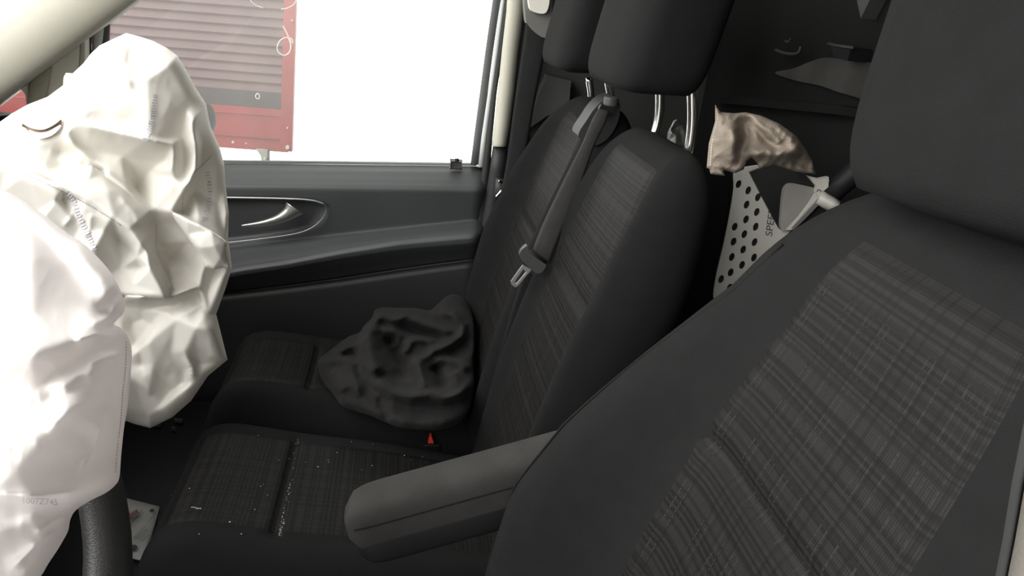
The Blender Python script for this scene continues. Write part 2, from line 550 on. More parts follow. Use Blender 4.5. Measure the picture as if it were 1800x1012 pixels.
        bv = [fv[i] if rim[i] else bm.verts.new(B[i]) for i in range(len(B))]
        for f in fs:
            try:
                bm.faces.new([fv[i] for i in f])
            except ValueError:
                pass
            if not all(rim[i] for i in f):
                try:
                    bm.faces.new([bv[i] for i in f][::-1])
                except ValueError:
                    pass
        return obj(name, bm, mat, parent)

    def strip(s, name, poly, w, mat, parent, lift=0.002, dash=None, n=6):
        """a flat strip lying on the sheet (seam, printed dashes)"""
        line = smooth_poly(poly, n)
        pts = []
        for a, b in zip(line[:-1], line[1:]):
            k = max(1, int(math.hypot(*(b - a)) / 1.5))
            pts += [a + (b - a) * t / k for t in range(k)]
        pts.append(line[-1])
        bm = bmesh.new(); acc = 0.0; prev = None
        for i in range(len(pts) - 1):
            a, b = pts[i], pts[i + 1]
            d = b - a; l = math.hypot(*d)
            acc += l
            if dash and (acc % (dash[0] + dash[1])) > dash[0]:
                prev = None; continue
            nrm = np.array([-d[1], d[0]]) / (l + 1e-9)
            ww = w * (1 if not dash or len(dash) < 3 else 1 + dash[2] * math.sin(acc * 1.7))
            if prev is None:
                prev = [bm.verts.new(s.at(*(a + nrm * k * ww / 2), lift)) for k in (-1, 1)]
            cur = [bm.verts.new(s.at(*(b + nrm * k * ww / 2), lift)) for k in (-1, 1)]
            bm.faces.new((prev[0], cur[0], cur[1], prev[1]))
            prev = cur
        return obj(name, bm, mat, parent, recalc=False)


def plate_bm(poly, Y, thick, holes=(), bm=None):
    """flat sheet whose outline is given by the places where it is seen; Y a number or a function"""
    bm = bm or bmesh.new()
    Yf = Y if callable(Y) else (lambda a, b: Y)
    loops = [list(poly)] + [list(h) for h in holes]
    pts, edges = [], []
    for lp in loops:
        b0 = len(pts); pts += [Vector(q) for q in lp]
        edges += [(b0 + i, b0 + (i + 1) % len(lp)) for i in range(len(lp))]
    vs, es, fs, ov, oe, of = delaunay_2d_cdt(pts, edges, [], 1, 1e-5)
    fr = [bm.verts.new(P(v[0], v[1], Yf(v[0], v[1]))) for v in vs]
    bk = [bm.verts.new(P(v[0], v[1], Yf(v[0], v[1])) + np.array([0, thick, 0])) for v in vs]
    cnt = {}
    for f in fs:
        cx = sum(vs[i][0] for i in f) / len(f); cy = sum(vs[i][1] for i in f) / len(f)
        if any(bool(in_poly(np.array([cx]), np.array([cy]), h)[0]) for h in holes):
            continue
        if not bool(in_poly(np.array([cx]), np.array([cy]), poly)[0]):
            continue
        bm.faces.new([fr[i] for i in f]); bm.faces.new([bk[i] for i in f][::-1])
        for a, b in zip(f, list(f[1:]) + [f[0]]):
            cnt[(a, b)] = cnt.get((a, b), 0) + 1
    for (a, b) in list(cnt):
        if (b, a) not in cnt:
            bm.faces.new((fr[b], fr[a], bk[a], bk[b]))
    return bm


def plate(name, poly, Y, thick, mat, parent=None, holes=(), bev=0.0):
    o = obj(name, plate_bm(poly, Y, thick, holes), mat, parent, smooth=False)
    if bev:
        md = o.modifiers.new('bevel', 'BEVEL'); md.width = bev; md.segments = 3; md.limit_method = 'ANGLE'; md.angle_limit = math.radians(50)
    return o


def ell(cx, cy, rx, ry, n=20, rot=0.0):
    c, s_ = math.cos(rot), math.sin(rot)
    return [(cx + rx * math.cos(2 * PI * i / n) * c - ry * math.sin(2 * PI * i / n) * s_, cy + rx * math.cos(2 * PI * i / n) * s_ + ry * math.sin(2 * PI * i / n) * c) for i in range(n)]


def text_polys(txt):
    """letters of Blender's own font as a triangulated mesh (2D verts, faces)"""
    cu = bpy.data.curves.new('lettering', 'FONT'); cu.body = txt; cu.size = 1.0
    o = bpy.data.objects.new('lettering', cu); C.objects.link(o)
    me = o.to_mesh()
    V = [(v.co.x, v.co.y) for v in me.vertices]; Fc = [list(p.vertices) for p in me.polygons]
    o.to_mesh_clear(); bpy.data.objects.remove(o); bpy.data.curves.remove(cu)
    return V, Fc


def lettering(name, txt, origin, along, upv, mapper, mat, parent):
    V, Fc = text_polys(txt)
    bm = bmesh.new()
    vs = [bm.verts.new(mapper(origin[0] + a * along[0] + b * upv[0], origin[1] + a * along[1] + b * upv[1])) for a, b in V]
    for f in Fc:
        try:
            bm.faces.new([vs[i] for i in f])
        except ValueError:
            pass
    return obj(name, bm, mat, parent, smooth=False, recalc=False)


exec_parts = []

# ================================================================== setting: the cab shell
DOOR_Y = 1.62


def ipol(z, kn):
    return float(np.interp(z, [k[0] for k in kn], [k[1] for k in kn]))


def smoothcurve(kn, lo, hi):
    """knots -> a smooth look-up"""
    zs = np.linspace(lo, hi, 200)
    v = np.interp(zs, [k[0] for k in kn], [k[1] for k in kn])
    r = 14
    vp = np.pad(v, r, mode='reflect', reflect_type='odd')
    v = np.convolve(vp, np.ones(2 * r + 1) / (2 * r + 1), 'valid')
    return lambda z: float(np.interp(z, zs, v))


struct(obj('floor', box_bm((-1.7, -0.25, -0.03), (0.75, 1.72, 0.0)), M['floor'], smooth=False))
struct(obj('ceiling', box_bm((-0.42, -0.30, H + 0.60), (0.80, 1.75, H + 0.64)), M['headliner'], smooth=False))
struct(obj('wall_front', box_bm((-1.70, -0.25, 0.0), (-1.62, 1.72, 0.86)), M['plastic_dk'], smooth=False))

# rear bulkhead with a pressed ledge, a patch with reflected light in its colour and two catches
bk_ = obj('wall_rear', box_bm((0.70, -0.30, 0.0), (0.76, 1.75, H + 0.62)), M['bulkhead'], smooth=False); struct(bk_)


def platex_bm(poly, X, thick):
    bm = bmesh.new()
    pts = [Vector(q) for q in poly]; n = len(pts)
    vs, es, fs, ov, oe, of = delaunay_2d_cdt(pts, [(i, (i + 1) % n) for i in range(n)], [], 1, 1e-5)
    Xf = X if callable(X) else (lambda a, b: X)
    fr = [bm.verts.new(PX(v[0], v[1], Xf(v[0], v[1]))) for v in vs]
    bb = [bm.verts.new(PX(v[0], v[1], Xf(v[0], v[1])) + np.array([thick, 0, 0])) for v in vs]
    for f in fs:
        bm.faces.new([fr[i] for i in f]); bm.faces.new([bb[i] for i in f][::-1])
    for i in range(n):
        bm.faces.new((fr[i], fr[(i + 1) % n], bb[(i + 1) % n], bb[i]))
    return bm


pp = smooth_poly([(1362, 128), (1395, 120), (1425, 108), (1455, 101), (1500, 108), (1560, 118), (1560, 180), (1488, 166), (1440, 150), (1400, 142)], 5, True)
obj('lit_patch', platex_bm(pp, lambda a, b: 0.696 - (b - 110) * 0.00012, 0.006), M['bulk_lt'], bk_, smooth=False)  # paler colour stands in for light reflected off the bulkhead
obj('ledge', platex_bm([(1250, 166), (1330, 172), (1480, 186), (1640, 214), (1640, 232), (1480, 202), (1330, 187), (1250, 180)], 0.672, 0.03), M['bulkhead'], bk_, smooth=False)
obj('load_lashing_catch', tube_bm([PX(a, b, 0.672) for a, b in smooth_poly([(1364, 88), (1378, 93), (1394, 95), (1404, 92), (1408, 82)], 6)], 0.003, 8), M['plastic_gr'], bk_)
obj('load_lashing_catch', tube_bm([PX(a, b, 0.668) for a, b in smooth_poly([(1381, 72), (1386, 74), (1390, 68)], 5)], 0.0022, 8), M['plastic_gr'], bk_)
obj('catch_plate', platex_bm([(1458, 78), (1496, 83), (1490, 107), (1466, 100)], 0.664, 0.035), M['plastic_dk'], bk_, smooth=False)
obj('catch_plate_lit_edge', tube_bm([PX(a, b, 0.663) for a, b in [(1456, 77), (1476, 81), (1500, 84)]], 0.0025, 8), M['plastic_gr'], bk_)  # paler bar stands in for light along the plate's top edge
struct(obj('trim_1', platex_bm([(1420, -420), (1700, -420), (1600, -100), (1529, 0), (1513, 32), (1506, 0), (1490, -100)], 0.675, 0.03), M['greytrim'], smooth=False), 'grey sliver of upper rear pillar trim')

# passenger side body behind the door and around the A pillar
wr = struct(plate('wall_right', [(866, 640), (876, 300), (918, -40), (1010, -480), (1420, -480), (1500, 700), (1200, 1200), (866, 1200)], DOOR_Y + 0.03, 0.05, M['greytrim']))
# cream B pillar cover
def strip_bm(cl, w, Y, depth, n=10, round_=True):
    """upright trim strip: cl = list of (px left, px right, py)"""
    rings = []
    if cl[0][2] <= -60:                    # carry it on up to the roof
        (l0, r0, y0), (l1, r1, y1) = cl[0], cl[1]
        k = 400.0 / (y1 - y0)
        cl = [(l0 - (l1 - l0) * k, r0 - (r1 - r0) * k, y0 - 400)] + list(cl)
    for l, r, y in cl:
        ring = []
        for k in range(n + 1):
            a = PI * k / n
            x = (l + r) / 2 - (r - l) / 2 * math.cos(a)
            ring.append(P(x, y, Y - depth * (math.sin(a) ** 0.6 if round_ else 1)))
        ring.append(P(r, y, Y + 0.03)); ring.append(P(l, y, Y + 0.03))
        rings.append(ring)
    return loft_bm(rings)


bp = struct_empty('trim_2', P(880, 130, 1.60), 'cream cover of the passenger B pillar')
obj('pillar_cover', strip_bm([(895, 930, -60), (890, 922, 20), (882, 912, 90), (875, 905, 160), (868, 896, 225), (865, 891, 254), (866, 890, 258)], 0, 1.615, 0.035), M['cream'], bp)
obj('lower_pillar_cover', strip_bm([(866, 892, 258), (860, 890, 300), (852, 884, 350), (840, 872, 440), (815, 850, 600), (790, 830, 800)], 0, 1.625, 0.03), M['plastic'], bp)
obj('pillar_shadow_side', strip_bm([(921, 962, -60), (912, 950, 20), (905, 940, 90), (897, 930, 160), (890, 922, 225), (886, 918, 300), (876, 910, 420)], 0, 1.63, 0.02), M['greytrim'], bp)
struct(plate('trim_5', [(150, -480), (1420, -480), (1420, -380), (150, -380)], 1.60, 0.05, M['cream']), 'cream rail above the passenger door')
# latch striker on the lower pillar
st = thing('door_striker', 'small shiny metal door latch striker low on the dark B pillar', 'door striker', P(880, 330, 1.59))
obj('striker_loop', tube_bm([P(a, b, 1.585) for a, b in smooth_poly([(876, 318), (884, 322), (886, 331), (879, 338), (872, 346)], 5)], 0.0035, 8), M['chrome'], st)
obj('striker_plate', plate_bm([(872, 314), (888, 316), (884, 350), (869, 348)], 1.592, 0.006), M['plastic_gr'], st)

# A pillar with its cream cover
ap = struct_empty('trim_3', P(120, 60, 1.5), 'cream cover of the sloping passenger A pillar')
rings = []
for t in np.linspace(-0.9, 2.0, 24):
    bx, by = -30 + 270 * t, 202 - 202 * t                      # lower edge as it runs up the pillar
    nx, ny = -0.60, -0.80
    ring = []
    for k in range(17):
        a = k / 16
        off = 200 * a
        ring.append(P(bx + nx * off, by + ny * off, 1.50 - 0.045 * math.sin(PI * min(1, a * 1.0)) ** 0.7 + 0.05 * a))
    ring.append(P(bx + nx * 200, by + ny * 200, 1.66)); ring.append(P(bx + 4, by + 5, 1.66))
    rings.append(ring)
obj('pillar_cover', loft_bm(rings), M['cream'], ap)
smudge = [(85, 60), (112, 68), (120, 90), (104, 108), (82, 100), (76, 78)]

# quarter light in front of the passenger door
qw = struct_empty('window_1', P(30, 190, 1.6), 'small quarter window below the A pillar')
QY = 1.585
obj('window_frame', plate_bm([(-260, 330), (-260, 255), (-20, 166), (30, 140), (62, 118), (150, 50), (150, 330)], QY, 0.03, holes=[smooth_poly([(-200, 215), (-60, 205), (-8, 185), (22, 164), (34, 157), (43, 164), (46, 178), (46, 198), (14, 202), (-200, 222)], 4, True)]), M['cream_lt'], qw, smooth=False)
obj('quarter_trim', strip_bm([(58, 92, 118), (50, 86, 150), (47, 80, 180), (46, 78, 215), (46, 76, 300)], 0, QY - 0.002, 0.012), M['cream'], qw)
obj('window_seal', plate_bm([(-200, 224), (14, 203), (40, 200), (40, 216), (-200, 250)], QY - 0.006, 0.02), M['rubber_dk'], qw, smooth=False)
obj('window_pane', plate_bm([(-250, 230), (-60, 200), (30, 145), (60, 150), (60, 215), (-250, 240)], QY + 0.02, 0.003), M['glass'], qw, smooth=False)
obj('pale_edge', strip_bm([(140, 150, 40), (140, 149, 90), (138, 148, 120), (136, 147, 200), (134, 146, 300)], 0, QY, 0.006), M['cream'], qw)

# ------------------------------------------------------------------ the passenger door
dr = struct_empty('door_1', P(600, 400, DOOR_Y), 'passenger door with a dark grey inner panel')
# inner panel: feature lines seen on it, from the window sill down, with their distance across the cab
xs_k = [-120, 380, 430, 500, 600, 700, 780, 842, 900]
sill = [283, 286, 286.3, 286.8, 288, 289, 290, 291, 291]
curves = [
    (sill, 1.690),
    ([y + 2 for y in sill], 1.668),
    ([y + 12 for y in sill], 1.640),
    ([y + 34 for y in sill], 1.598),
    ([y + 44 for y in sill], 1.588),
    ([470, 436, 428, 422, 411, 400, 392, 386, 384], 1.612),
    ([478, 444, 436, 429, 416, 405, 397, 391, 389], 1.600),
    ([520, 476, 466, 456, 437, 421, 414, 409, 407], 1.538),
    ([530, 484, 475, 465, 446, 430, 423, 418, 416], 1.527),
    ([541, 492, 484, 474, 456, 441, 434, 429, 427], 1.531),
    ([556, 512, 505, 496, 482, 466, 456, 449, 446], 1.580),
    ([566, 520, 514, 506, 493, 478, 468, 461, 458], 1.592),
    ([570, 524, 518, 510, 497, 482, 472, 465, 462], 1.572),
    ([576, 530, 524, 516, 503, 488, 478, 471, 468], 1.568),
    ([640, 590, 585, 580, 572, 565, 560, 556, 552], 1.575),
    ([900, 900, 900, 900, 900, 900, 900, 900, 900], 1.590),
    ([1200, 1200, 1200, 1200, 1200, 1200, 1200, 1200, 1200], 1.60)]
cols = []
nx_ = 120
rec = smooth_poly([(180, 350), (395, 347), (500, 349), (548, 352), (570, 359), (574, 368), (563, 388), (540, 404), (500, 414), (395, 427), (180, 446)], 6, True)
for i in range(nx_ + 1):
    px = -60 + (866 + 60) * i / nx_
    ys = [np.interp(px, xs_k, c[0]) for c in curves]; ds = [c[1] for c in curves]
    yy = np.concatenate([np.linspace(ys[k], ys[k + 1], (5 if k < 4 else 24 if k == 4 else 7 if k < 14 else 5), endpoint=False) for k in range(len(ys) - 1)] + [[ys[-1]]])
    dd = np.interp(yy, ys, ds)
    k = np.array([1, 2, 3, 2, 1]) / 9.0
    dd = np.convolve(np.pad(dd, 2, mode='edge'), k, 'valid')
    # the panel wraps round at the shut edge
    edge = max(0.0, (px - (842 - 0.0)) / 24.0)
    col = []
    for y, d in zip(yy, dd):
        inside = bool(in_poly(np.array([px]), np.array([y]), rec)[0])
        dist = seg_dist(np.array([px]), np.array([y]), rec, True)[0][0]
        dep = 0.016 * min(1, dist / 7) if inside else 0.0
        xr = px - edge * 24 * (0.0)
        # the shut edge leans: shift columns with height
        sx = xr + (291 - y) * (0.0 if px < 700 else 0.10 * ((px - 700) / 150))
        col.append(P(sx, y, d + dep + 0.06 * edge ** 2))
    cols.append(col)
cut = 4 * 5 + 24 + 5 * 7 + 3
for nm_, a_, b_, mt_ in (('door_panel', 0, cut + 1, 'plastic_up'), ('door_pocket_panel', cut, None, 'plastic')):  # same door plastic; shade below the armrest is put into the darker colour
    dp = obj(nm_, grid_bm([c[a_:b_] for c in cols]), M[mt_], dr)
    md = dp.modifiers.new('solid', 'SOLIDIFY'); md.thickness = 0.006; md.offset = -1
# recess trim line, bright along its top
loop = [q for q in rec]
obj('handle_trim', tube_bm([P(a, b, 1.586) for a, b in smooth_poly([(300, 346), (395, 347), (500, 349), (548, 352), (569, 358)], 6)], 0.0024, 8), M['satin'], dr)
obj('recess_edge', tube_bm([P(a, b, 1.5935) for a, b in smooth_poly([(569, 358), (574, 368), (563, 388), (540, 404), (500, 414), (395, 427), (320, 436)], 6)], 0.0012, 8), M['satin'], dr)
# pull handle
hp = [(424, 397, 3), (445, 395, 7), (465, 392, 10), (485, 387, 14), (501, 380, 19), (511, 373, 22), (519, 366, 24)]
rings = []
lp = smooth_poly([(a, b) for a, b, w in hp], 4)
wd = np.interp(np.linspace(0, 1, len(lp)), np.linspace(0, 1, len(hp)), [w for a, b, w in hp])
for i, (q, w) in enumerate(zip(lp, wd)):
    t = lp[min(i + 1, len(lp) - 1)] - lp[max(i - 1, 0)]; t = t / np.hypot(*t)
    nrm = np.array([-t[1], t[0]])
    if i > len(lp) - 6:
        nrm = nrm + np.array([0.5, 0.0]) * (i - len(lp) + 6) / 6
    ring = []
    for k in range(12):
        a = 2 * PI * k / 12
        o_ = q + nrm * w * 0.62 * math.cos(a)
        ring.append(P(o_[0], o_[1], 1.583 - 0.013 * min(1, max(0.25, w / 16)) * math.sin(a)))
    rings.append(ring)
obj('door_handle', loft_bm(rings), M['satin'], dr)
# lock pin at the rear end of the sill
lk = obj('lock_button', box_bm(P(791, 293, 1.652), P(812, 284, 1.632), 0.002), M['plastic_gr'], dr)
obj('lock_pin', tube_bm([P(803, 288, 1.64), P(803, 279, 1.64)], 0.005, 10), M['plastic_dk'], lk)
# lower ledge line and pocket lip
obj('pocket_lip', tube_bm([P(a, b, 1.570) for a, b in smooth_poly([(380, 529), (430, 523), (500, 515), (600, 502), (635, 494), (700, 487), (780, 477), (850, 469)], 6)], 0.0022, 8), M['plastic'], dr)
# window surround: gasket, pale flange, seal (rear edge), front channel
obj('window_gasket', strip_bm([(877, 888, -60), (866, 880, 0), (853, 867, 90), (843, 857, 165), (833, 846, 240), (827, 842, 290)], 0, 1.645, 0.012), M['rubber'], dr)
obj('door_frame', strip_bm([(888, 897, -60), (880, 889, 0), (868, 877, 90), (857, 866, 165), (846, 856, 240), (840, 850, 294)], 0, 1.640, 0.010), M['flange'], dr)
obj('door_seal', strip_bm([(896, 905, -60), (888, 896, 0), (876, 884, 90), (865, 873, 165), (855, 866, 240), (848, 862, 294), (842, 856, 340), (833, 850, 420), (822, 842, 520)], 0, 1.632, 0.016), M['rubber_dk'], dr)
obj('front_window_channel', strip_bm([(199, 213, -60), (186, 200, 10), (180, 194, 40), (178, 192, 80), (177, 191, 130), (176, 190, 290)], 0, 1.640, 0.012), M['rubber'], dr)
obj('front_door_frame', strip_bm([(176, 198, -60), (164, 186, 30), (162, 180, 80), (161, 178, 130), (160, 177, 290)], 0, 1.632, 0.010), M['flange'], dr)
obj('front_door_seal', strip_bm([(162, 176, -60), (150, 165, 40), (148, 161, 80), (148, 161, 130), (146, 160, 290)], 0, 1.618, 0.014), M['rubber_dk'], dr)
obj('sill_seal', plate_bm([(176, 285), (390, 286), (600, 288), (838, 291), (838, 287.5), (600, 284.5), (390, 282.5), (176, 281.5)], 1.672, 0.01), M['rubber'], dr, smooth=False)
pane = obj('window_pane', plate_bm([(180, 300), (200, -90), (884, -90), (836, 300)], 1.665, 0.004), M['glass'], dr, smooth=False)


def pane_stroke(pts, w):
    line = smooth_poly(pts, 6)
    return tube_bm([P(a, b, 1.6635) for a, b in line], w, 6)


bmk = pane_stroke([(497, 45), (500, 50), (504, 58), (508, 66), (513, 76), (514, 70), (508, 66), (498, 67), (490, 74), (487, 85), (491, 93), (500, 97), (508, 92), (511, 82), (509, 72), (505, 62)], 0.0011)
obj('white_marker_loop', bmk, M['chalk'], pane)
obj('white_marker_curve', pane_stroke([(443, -14), (440, -4), (442, 3), (450, 9), (463, 14)], 0.0011), M['chalk'], pane)
obj('white_marker_curve', pane_stroke([(494, 16), (505, 14), (514, 9), (520, 2), (521, -8)], 0.0011), M['chalk'], pane)
obj('white_marker_ring', pane_stroke([(450, 166), (453, 164), (456, 168), (455, 173), (451, 173), (449, 169), (450, 166)], 0.0009), M['chalk'], pane)

# body outside the window, below the sill, so the world stays outside
struct(obj('wall_side', box_bm((-1.65, 1.70, 0.0), (0.20, 1.74, 0.70)), M['plastic_dk'], smooth=False))

# ------------------------------------------------------------------ outside: the red slatted panel
RY = 2.45
rp_ = thing('slatted_panel', 'dark red slatted shutter panel in a bright red frame outside the passenger window', 'shutter', P(350, 268, RY))
yl = lambda px: 267 + (px - 513) * 0.072                     # bottom edge
n_sl = 26
bm = bmesh.new()
for k in range(n_sl):
    ya, yb_ = 166 - 16.4 * k, 166 - 16.4 * (k + 1)
    row = []
    for (yy_, dY) in ((ya, -0.004), (ya - 2.5, -0.009), (yb_ + 4, -0.001), (yb_, 0.002)):
        row.append([P(px, yy_ + (px - 495) * (0.078 + 0.00002 * yy_), RY + 0.03 + dY) for px in (-330, 80, 300, 507)])
    grid_bm(row, bm)
obj('slats', bm, M['red_slat'], rp_, smooth=False)
obj('grey_sill', plate_bm([(-330, 101), (507, 164), (507, 197), (-330, 140)], RY + 0.02, 0.01), M['grey_slat'], rp_, smooth=False)
fr_ = obj('lower_rail', plate_bm([(-330, 128), (506, 194), (506, 268), (-330, 205)], lambda a, b: RY + 0.015 - (b - 195) * 0.0001, 0.02), M['red_paint'], rp_, smooth=False, recalc=True)
obj('rail_fold', tube_bm([P(a, b, RY + 0.006) for a, b in ((-330, 183), (496, 246))], 0.002, 6), M['red_paint'], fr_)
obj('rail_fold', tube_bm([P(a, b, RY + 0.008) for a, b in ((-330, 143), (496, 206))], 0.0015, 6), M['red_paint'], fr_)
obj('side_rail', plate_bm([(513, -130), (505, -130), (499, 0), (492, 265), (513, 267), (520, 20), (523, -130)], RY - 0.012, 0.03), M['red_paint'], rp_, smooth=False)
for a, b, r in ((505, 259, 3.4), (409, 250, 2.0), (505, 225, 1.4), (513, 36, 1.4), (432, 252, 1.2)):
    obj('bolt', plate_bm(ell(a, b, r, r, 14), RY - 0.02, 0.01), M['bolt'], rp_, smooth=False)
br = obj('bracket', plate_bm([(450, 262), (472, 264), (472, 287), (461, 287), (458, 274)], RY - 0.005, 0.02), M['bracket'], rp_, smooth=False)
obj('bracket_edge', plate_bm([(470, 264), (473, 264), (473, 287), (470, 287)], RY - 0.008, 0.02), M['plastic_gr'], br, smooth=False)
obj('bolt', plate_bm(ell(465, 279, 2.4, 2.4, 12), RY - 0.012, 0.01), M['bolt'], br, smooth=False)

# door mirror outside, mostly hidden by the airbag
mr = thing('door_mirror', 'black door mirror housing peeking out behind the tall white airbag', 'mirror', P(340, 270, 1.80))
rings = []
for k in range(9):
    a = -1 + 2 * k / 8
    s_ = math.sqrt(max(0.05, 1 - abs(a) ** 3))
    rings.append([P(328 + 53 * math.copysign(abs(math.cos(t)) ** 0.7, math.cos(t)) * s_, 212 + 42 * math.sin(t) * s_, 1.80 + 0.05 * a) for t in np.linspace(0, 2 * PI, 24, endpoint=False)])
obj('housing', loft_bm(rings), M['plastic_dk'], mr)
obj('mount_arm', tube_bm([P(330, 240, 1.80), P(300, 285, 1.74)], [0.03, 0.035], 10), M['plastic_dk'], mr)

# driver side B pillar cover close to the camera
b2 = struct_empty('trim_4', P(1800, 950, 0.04), 'pale edge of the driver side B pillar')
# (built after the driver seat, so its place is known)

# ================================================================== seats
def back_profile(off=0.0):
    kn = [(-0.95, 0.150), (-0.83, 0.170), (-0.6, 0.213), (-0.49, 0.240), (-0.40, 0.266), (-0.31, 0.290), (-0.226, 0.322), (-0.167, 0.338), (-0.10, 0.352)]
    f = smoothcurve(kn, -0.95, -0.10)
    return lambda z: f(z) + off


def make_back(parent, Yc, hw, xf, zb, zt, thick, bolL, bolR, ui, crease, ins_z, mat_out, uoff=0.0, topround=0.055, uvo=(0, 0), flare=0.0, taper=0.0, corner=0.14, dome=0.25):
    """backrest standing on the cushion; bolL / bolR = how far the side bolsters stand forward (near / far side)"""
    def bol(z, b):
        return float(np.interp(z, [k[0] for k in b], [k[1] for k in b]))

    def tz(z):
        return min(1, max(0, (z - (zt - 0.22)) / 0.22))

    def halfw(z):
        t = min(1, max(0, (z - (zt - 0.24)) / 0.24))
        return hw * (1 - corner * t ** 2) * (1 + flare * min(1, max(0, (-0.22 - z) / 0.22)))

    def shrink(z):
        f = min(0.999, max(0, (z - (zt - topround)) / topround))
        return (1 - f ** 2.2) ** (1 / 2.4)

    def front(u, z, s=1.0):
        b = bol(z, bolR) if u > 0 else bol(z, bolL)
        uu = min(1.0, abs(u))
        c = ui + (1 - ui) * 0.54
        w = (1 - ui) * 0.40
        g = math.exp(-((uu - c) / w) ** 2) - math.exp(-((0 - c) / w) ** 2)
        e = thick * 0.5 * (1 - (1 - uu ** 7) ** (1 / 2.2))
        cr = 0.0
        for zc in crease:
            cr += 0.006 * math.exp(-((z - zc) / 0.007) ** 2) * (1 if uu < ui else max(0, 1 - (uu - ui) * 8))
        th = thick * (1 - taper * tz(z) ** 1.5)
        e = th * 0.5 * (1 - (1 - uu ** 7) ** (1 / 2.2))
        mid = xf(z) + th * 0.5
        x = xf(z) - b * g + e + cr - 0.004 * (1 - uu * uu)
        return mid + (x - mid) * s

    us = [math.sin(PI / 2 * t) for t in np.linspace(-1, 1, 45)]
    rings = []
    nz = 56
    for k in range(nz + 1):
        f = k / nz
        z = zb + (zt - zb) * (1 - (1 - f) ** 1.6)
        s_ = shrink(z); w = halfw(z) * (1 - dome + dome * s_)
        ring = [(front(u, z, s_), Yc + u * w, z + H) for u in us]
        for u in us[::-1][1:-1]:
            uu = abs(u)
            ring.append((xf(z) + thick * (1 - taper * tz(z) ** 1.5) * (0.5 + s_ * (0.5 * (1 - uu ** 7) ** (1 / 2.2))), Yc + u * w, z + H))
        rings.append(ring)
    body = obj('backrest', loft_bm(rings), mat_out, parent)
    nu, nv = 48, 120
    z0, z1 = ins_z
    G = []
    for j in range(nv + 1):
        z = z0 + (z1 - z0) * j / nv
        row = []
        for i in range(nu + 1):
            uu = -ui + 2 * ui * i / nu + uoff
            ed = min(i, nu - i, j, nv - j) / 3.0
            lift = 0.004 * min(1, ed) - 0.003 * max(0, 1 - ed)
            row.append((front(uu, z, shrink(z)) - lift, Yc + uu * halfw(z) * (1 - dome + dome * shrink(z)), z + H))
        G.append(row)
    ins = obj('seat_centre', grid_bm(G, uv=lambda a, b: (uvo[0] + 2 * ui * hw * b / nu, uvo[1] + (z1 - z0) * a / nv * 1.04)), M['insert'], body, recalc=False)
    return body, ins, front


def make_cushion(parent, Yc, hw, x0, x1, ztop, thick, bol, ui, crease, ins_x, xround=5, uvo=(0, 0)):
    """seat cushion: ztop(x) height of the centre"""
    def top(u, x):
        v = (x - x0) / (x1 - x0) * 2 - 1
        uu = min(1.0, abs(u))
        c = ui + (1 - ui) * 0.5; w = (1 - ui) * 0.55
        g = math.exp(-((uu - c) / w) ** 2)
        zt = ztop(x) + bol * g
        for xc in crease:
            zt -= 0.010 * math.exp(-((x - xc) / 0.007) ** 2) * (1 if uu < ui else max(0, 1 - (uu - ui) * 8))
        e = (1 - uu ** 6) ** (1 / 2.2)
        fr = (1 - min(1, max(0, -v)) ** 9) ** (1 / 2.3)
        zb = ztop(x) - thick
        return zb + (zt - zb) * e * (0.0 + fr)

    us = [math.sin(PI / 2 * t) for t in np.linspace(-1, 1, 41)]
    rings = []
    nxk = 60
    for k in range(nxk + 1):
        f = k / nxk
        x = x0 + (x1 - x0) * (f ** 1.5)
        ring = [(x, Yc + u * hw, top(u, x) + H) for u in us]
        for u in us[::-1][1:-1]:
            ring.append((x + 0.02 * (1 - f), Yc + u * hw * 0.98, ztop(x) - thick - 0.01 + H))
        rings.append(ring)
    body = obj('seat_cushion', loft_bm(rings), M['fabric'], parent)
    nu, nv = 48, 100
    G = []
    for j in range(nv + 1):
        x = ins_x[0] + (ins_x[1] - ins_x[0]) * j / nv
        row = []
        for i in range(nu + 1):
            uu = -ui + 2 * ui * i / nu
            ed = min(i, nu - i, j, nv - j) / 3.0
            row.append((x, Yc + uu * hw, top(uu, x) + 0.004 * min(1, ed) - 0.003 * max(0, 1 - ed) + H))
        G.append(row)
    ins = obj('seat_centre', grid_bm(G, uv=lambda a, b: (uvo[0] + 2 * ui * hw * b / nu, uvo[1] + (ins_x[1] - ins_x[0]) * a / nv)), M['insert'], body, recalc=False)
    return body, top


def pad_bm(c, half, p=4.0, lean=0.0, nz=22, na=40, rb=0.35):
    """padded block (headrest): superellipse rings in plan, rounded top and bottom, leaning back by lean"""
    rings = []
    for k in range(nz + 1):
        t = -1 + 2 * k / nz
        t = math.copysign(abs(t) ** 0.75, t) if k not in (0, nz) else math.copysign(0.999, t)
        s_ = (1 - abs(t) ** 7) ** (1 / 2.6)
        s_ = max(s_, 0.02)
        ring = []
        for j in range(na):
            a = 2 * PI * j / na
            ca, sa = math.cos(a), math.sin(a)
            x = math.copysign(abs(ca) ** (2 / p), ca) * half[0] * (0.45 + 0.55 * s_) * (s_ ** 0.4 if s_ < 0.5 else 1)
            y = math.copysign(abs(sa) ** (2 / p), sa) * half[1] * (0.55 + 0.45 * s_) * (s_ ** 0.4 if s_ < 0.5 else 1)
            ring.append((c[0] + x + lean * t * half[2], c[1] + y, c[2] + t * half[2]))
        rings.append(ring)
    return loft_bm(rings)


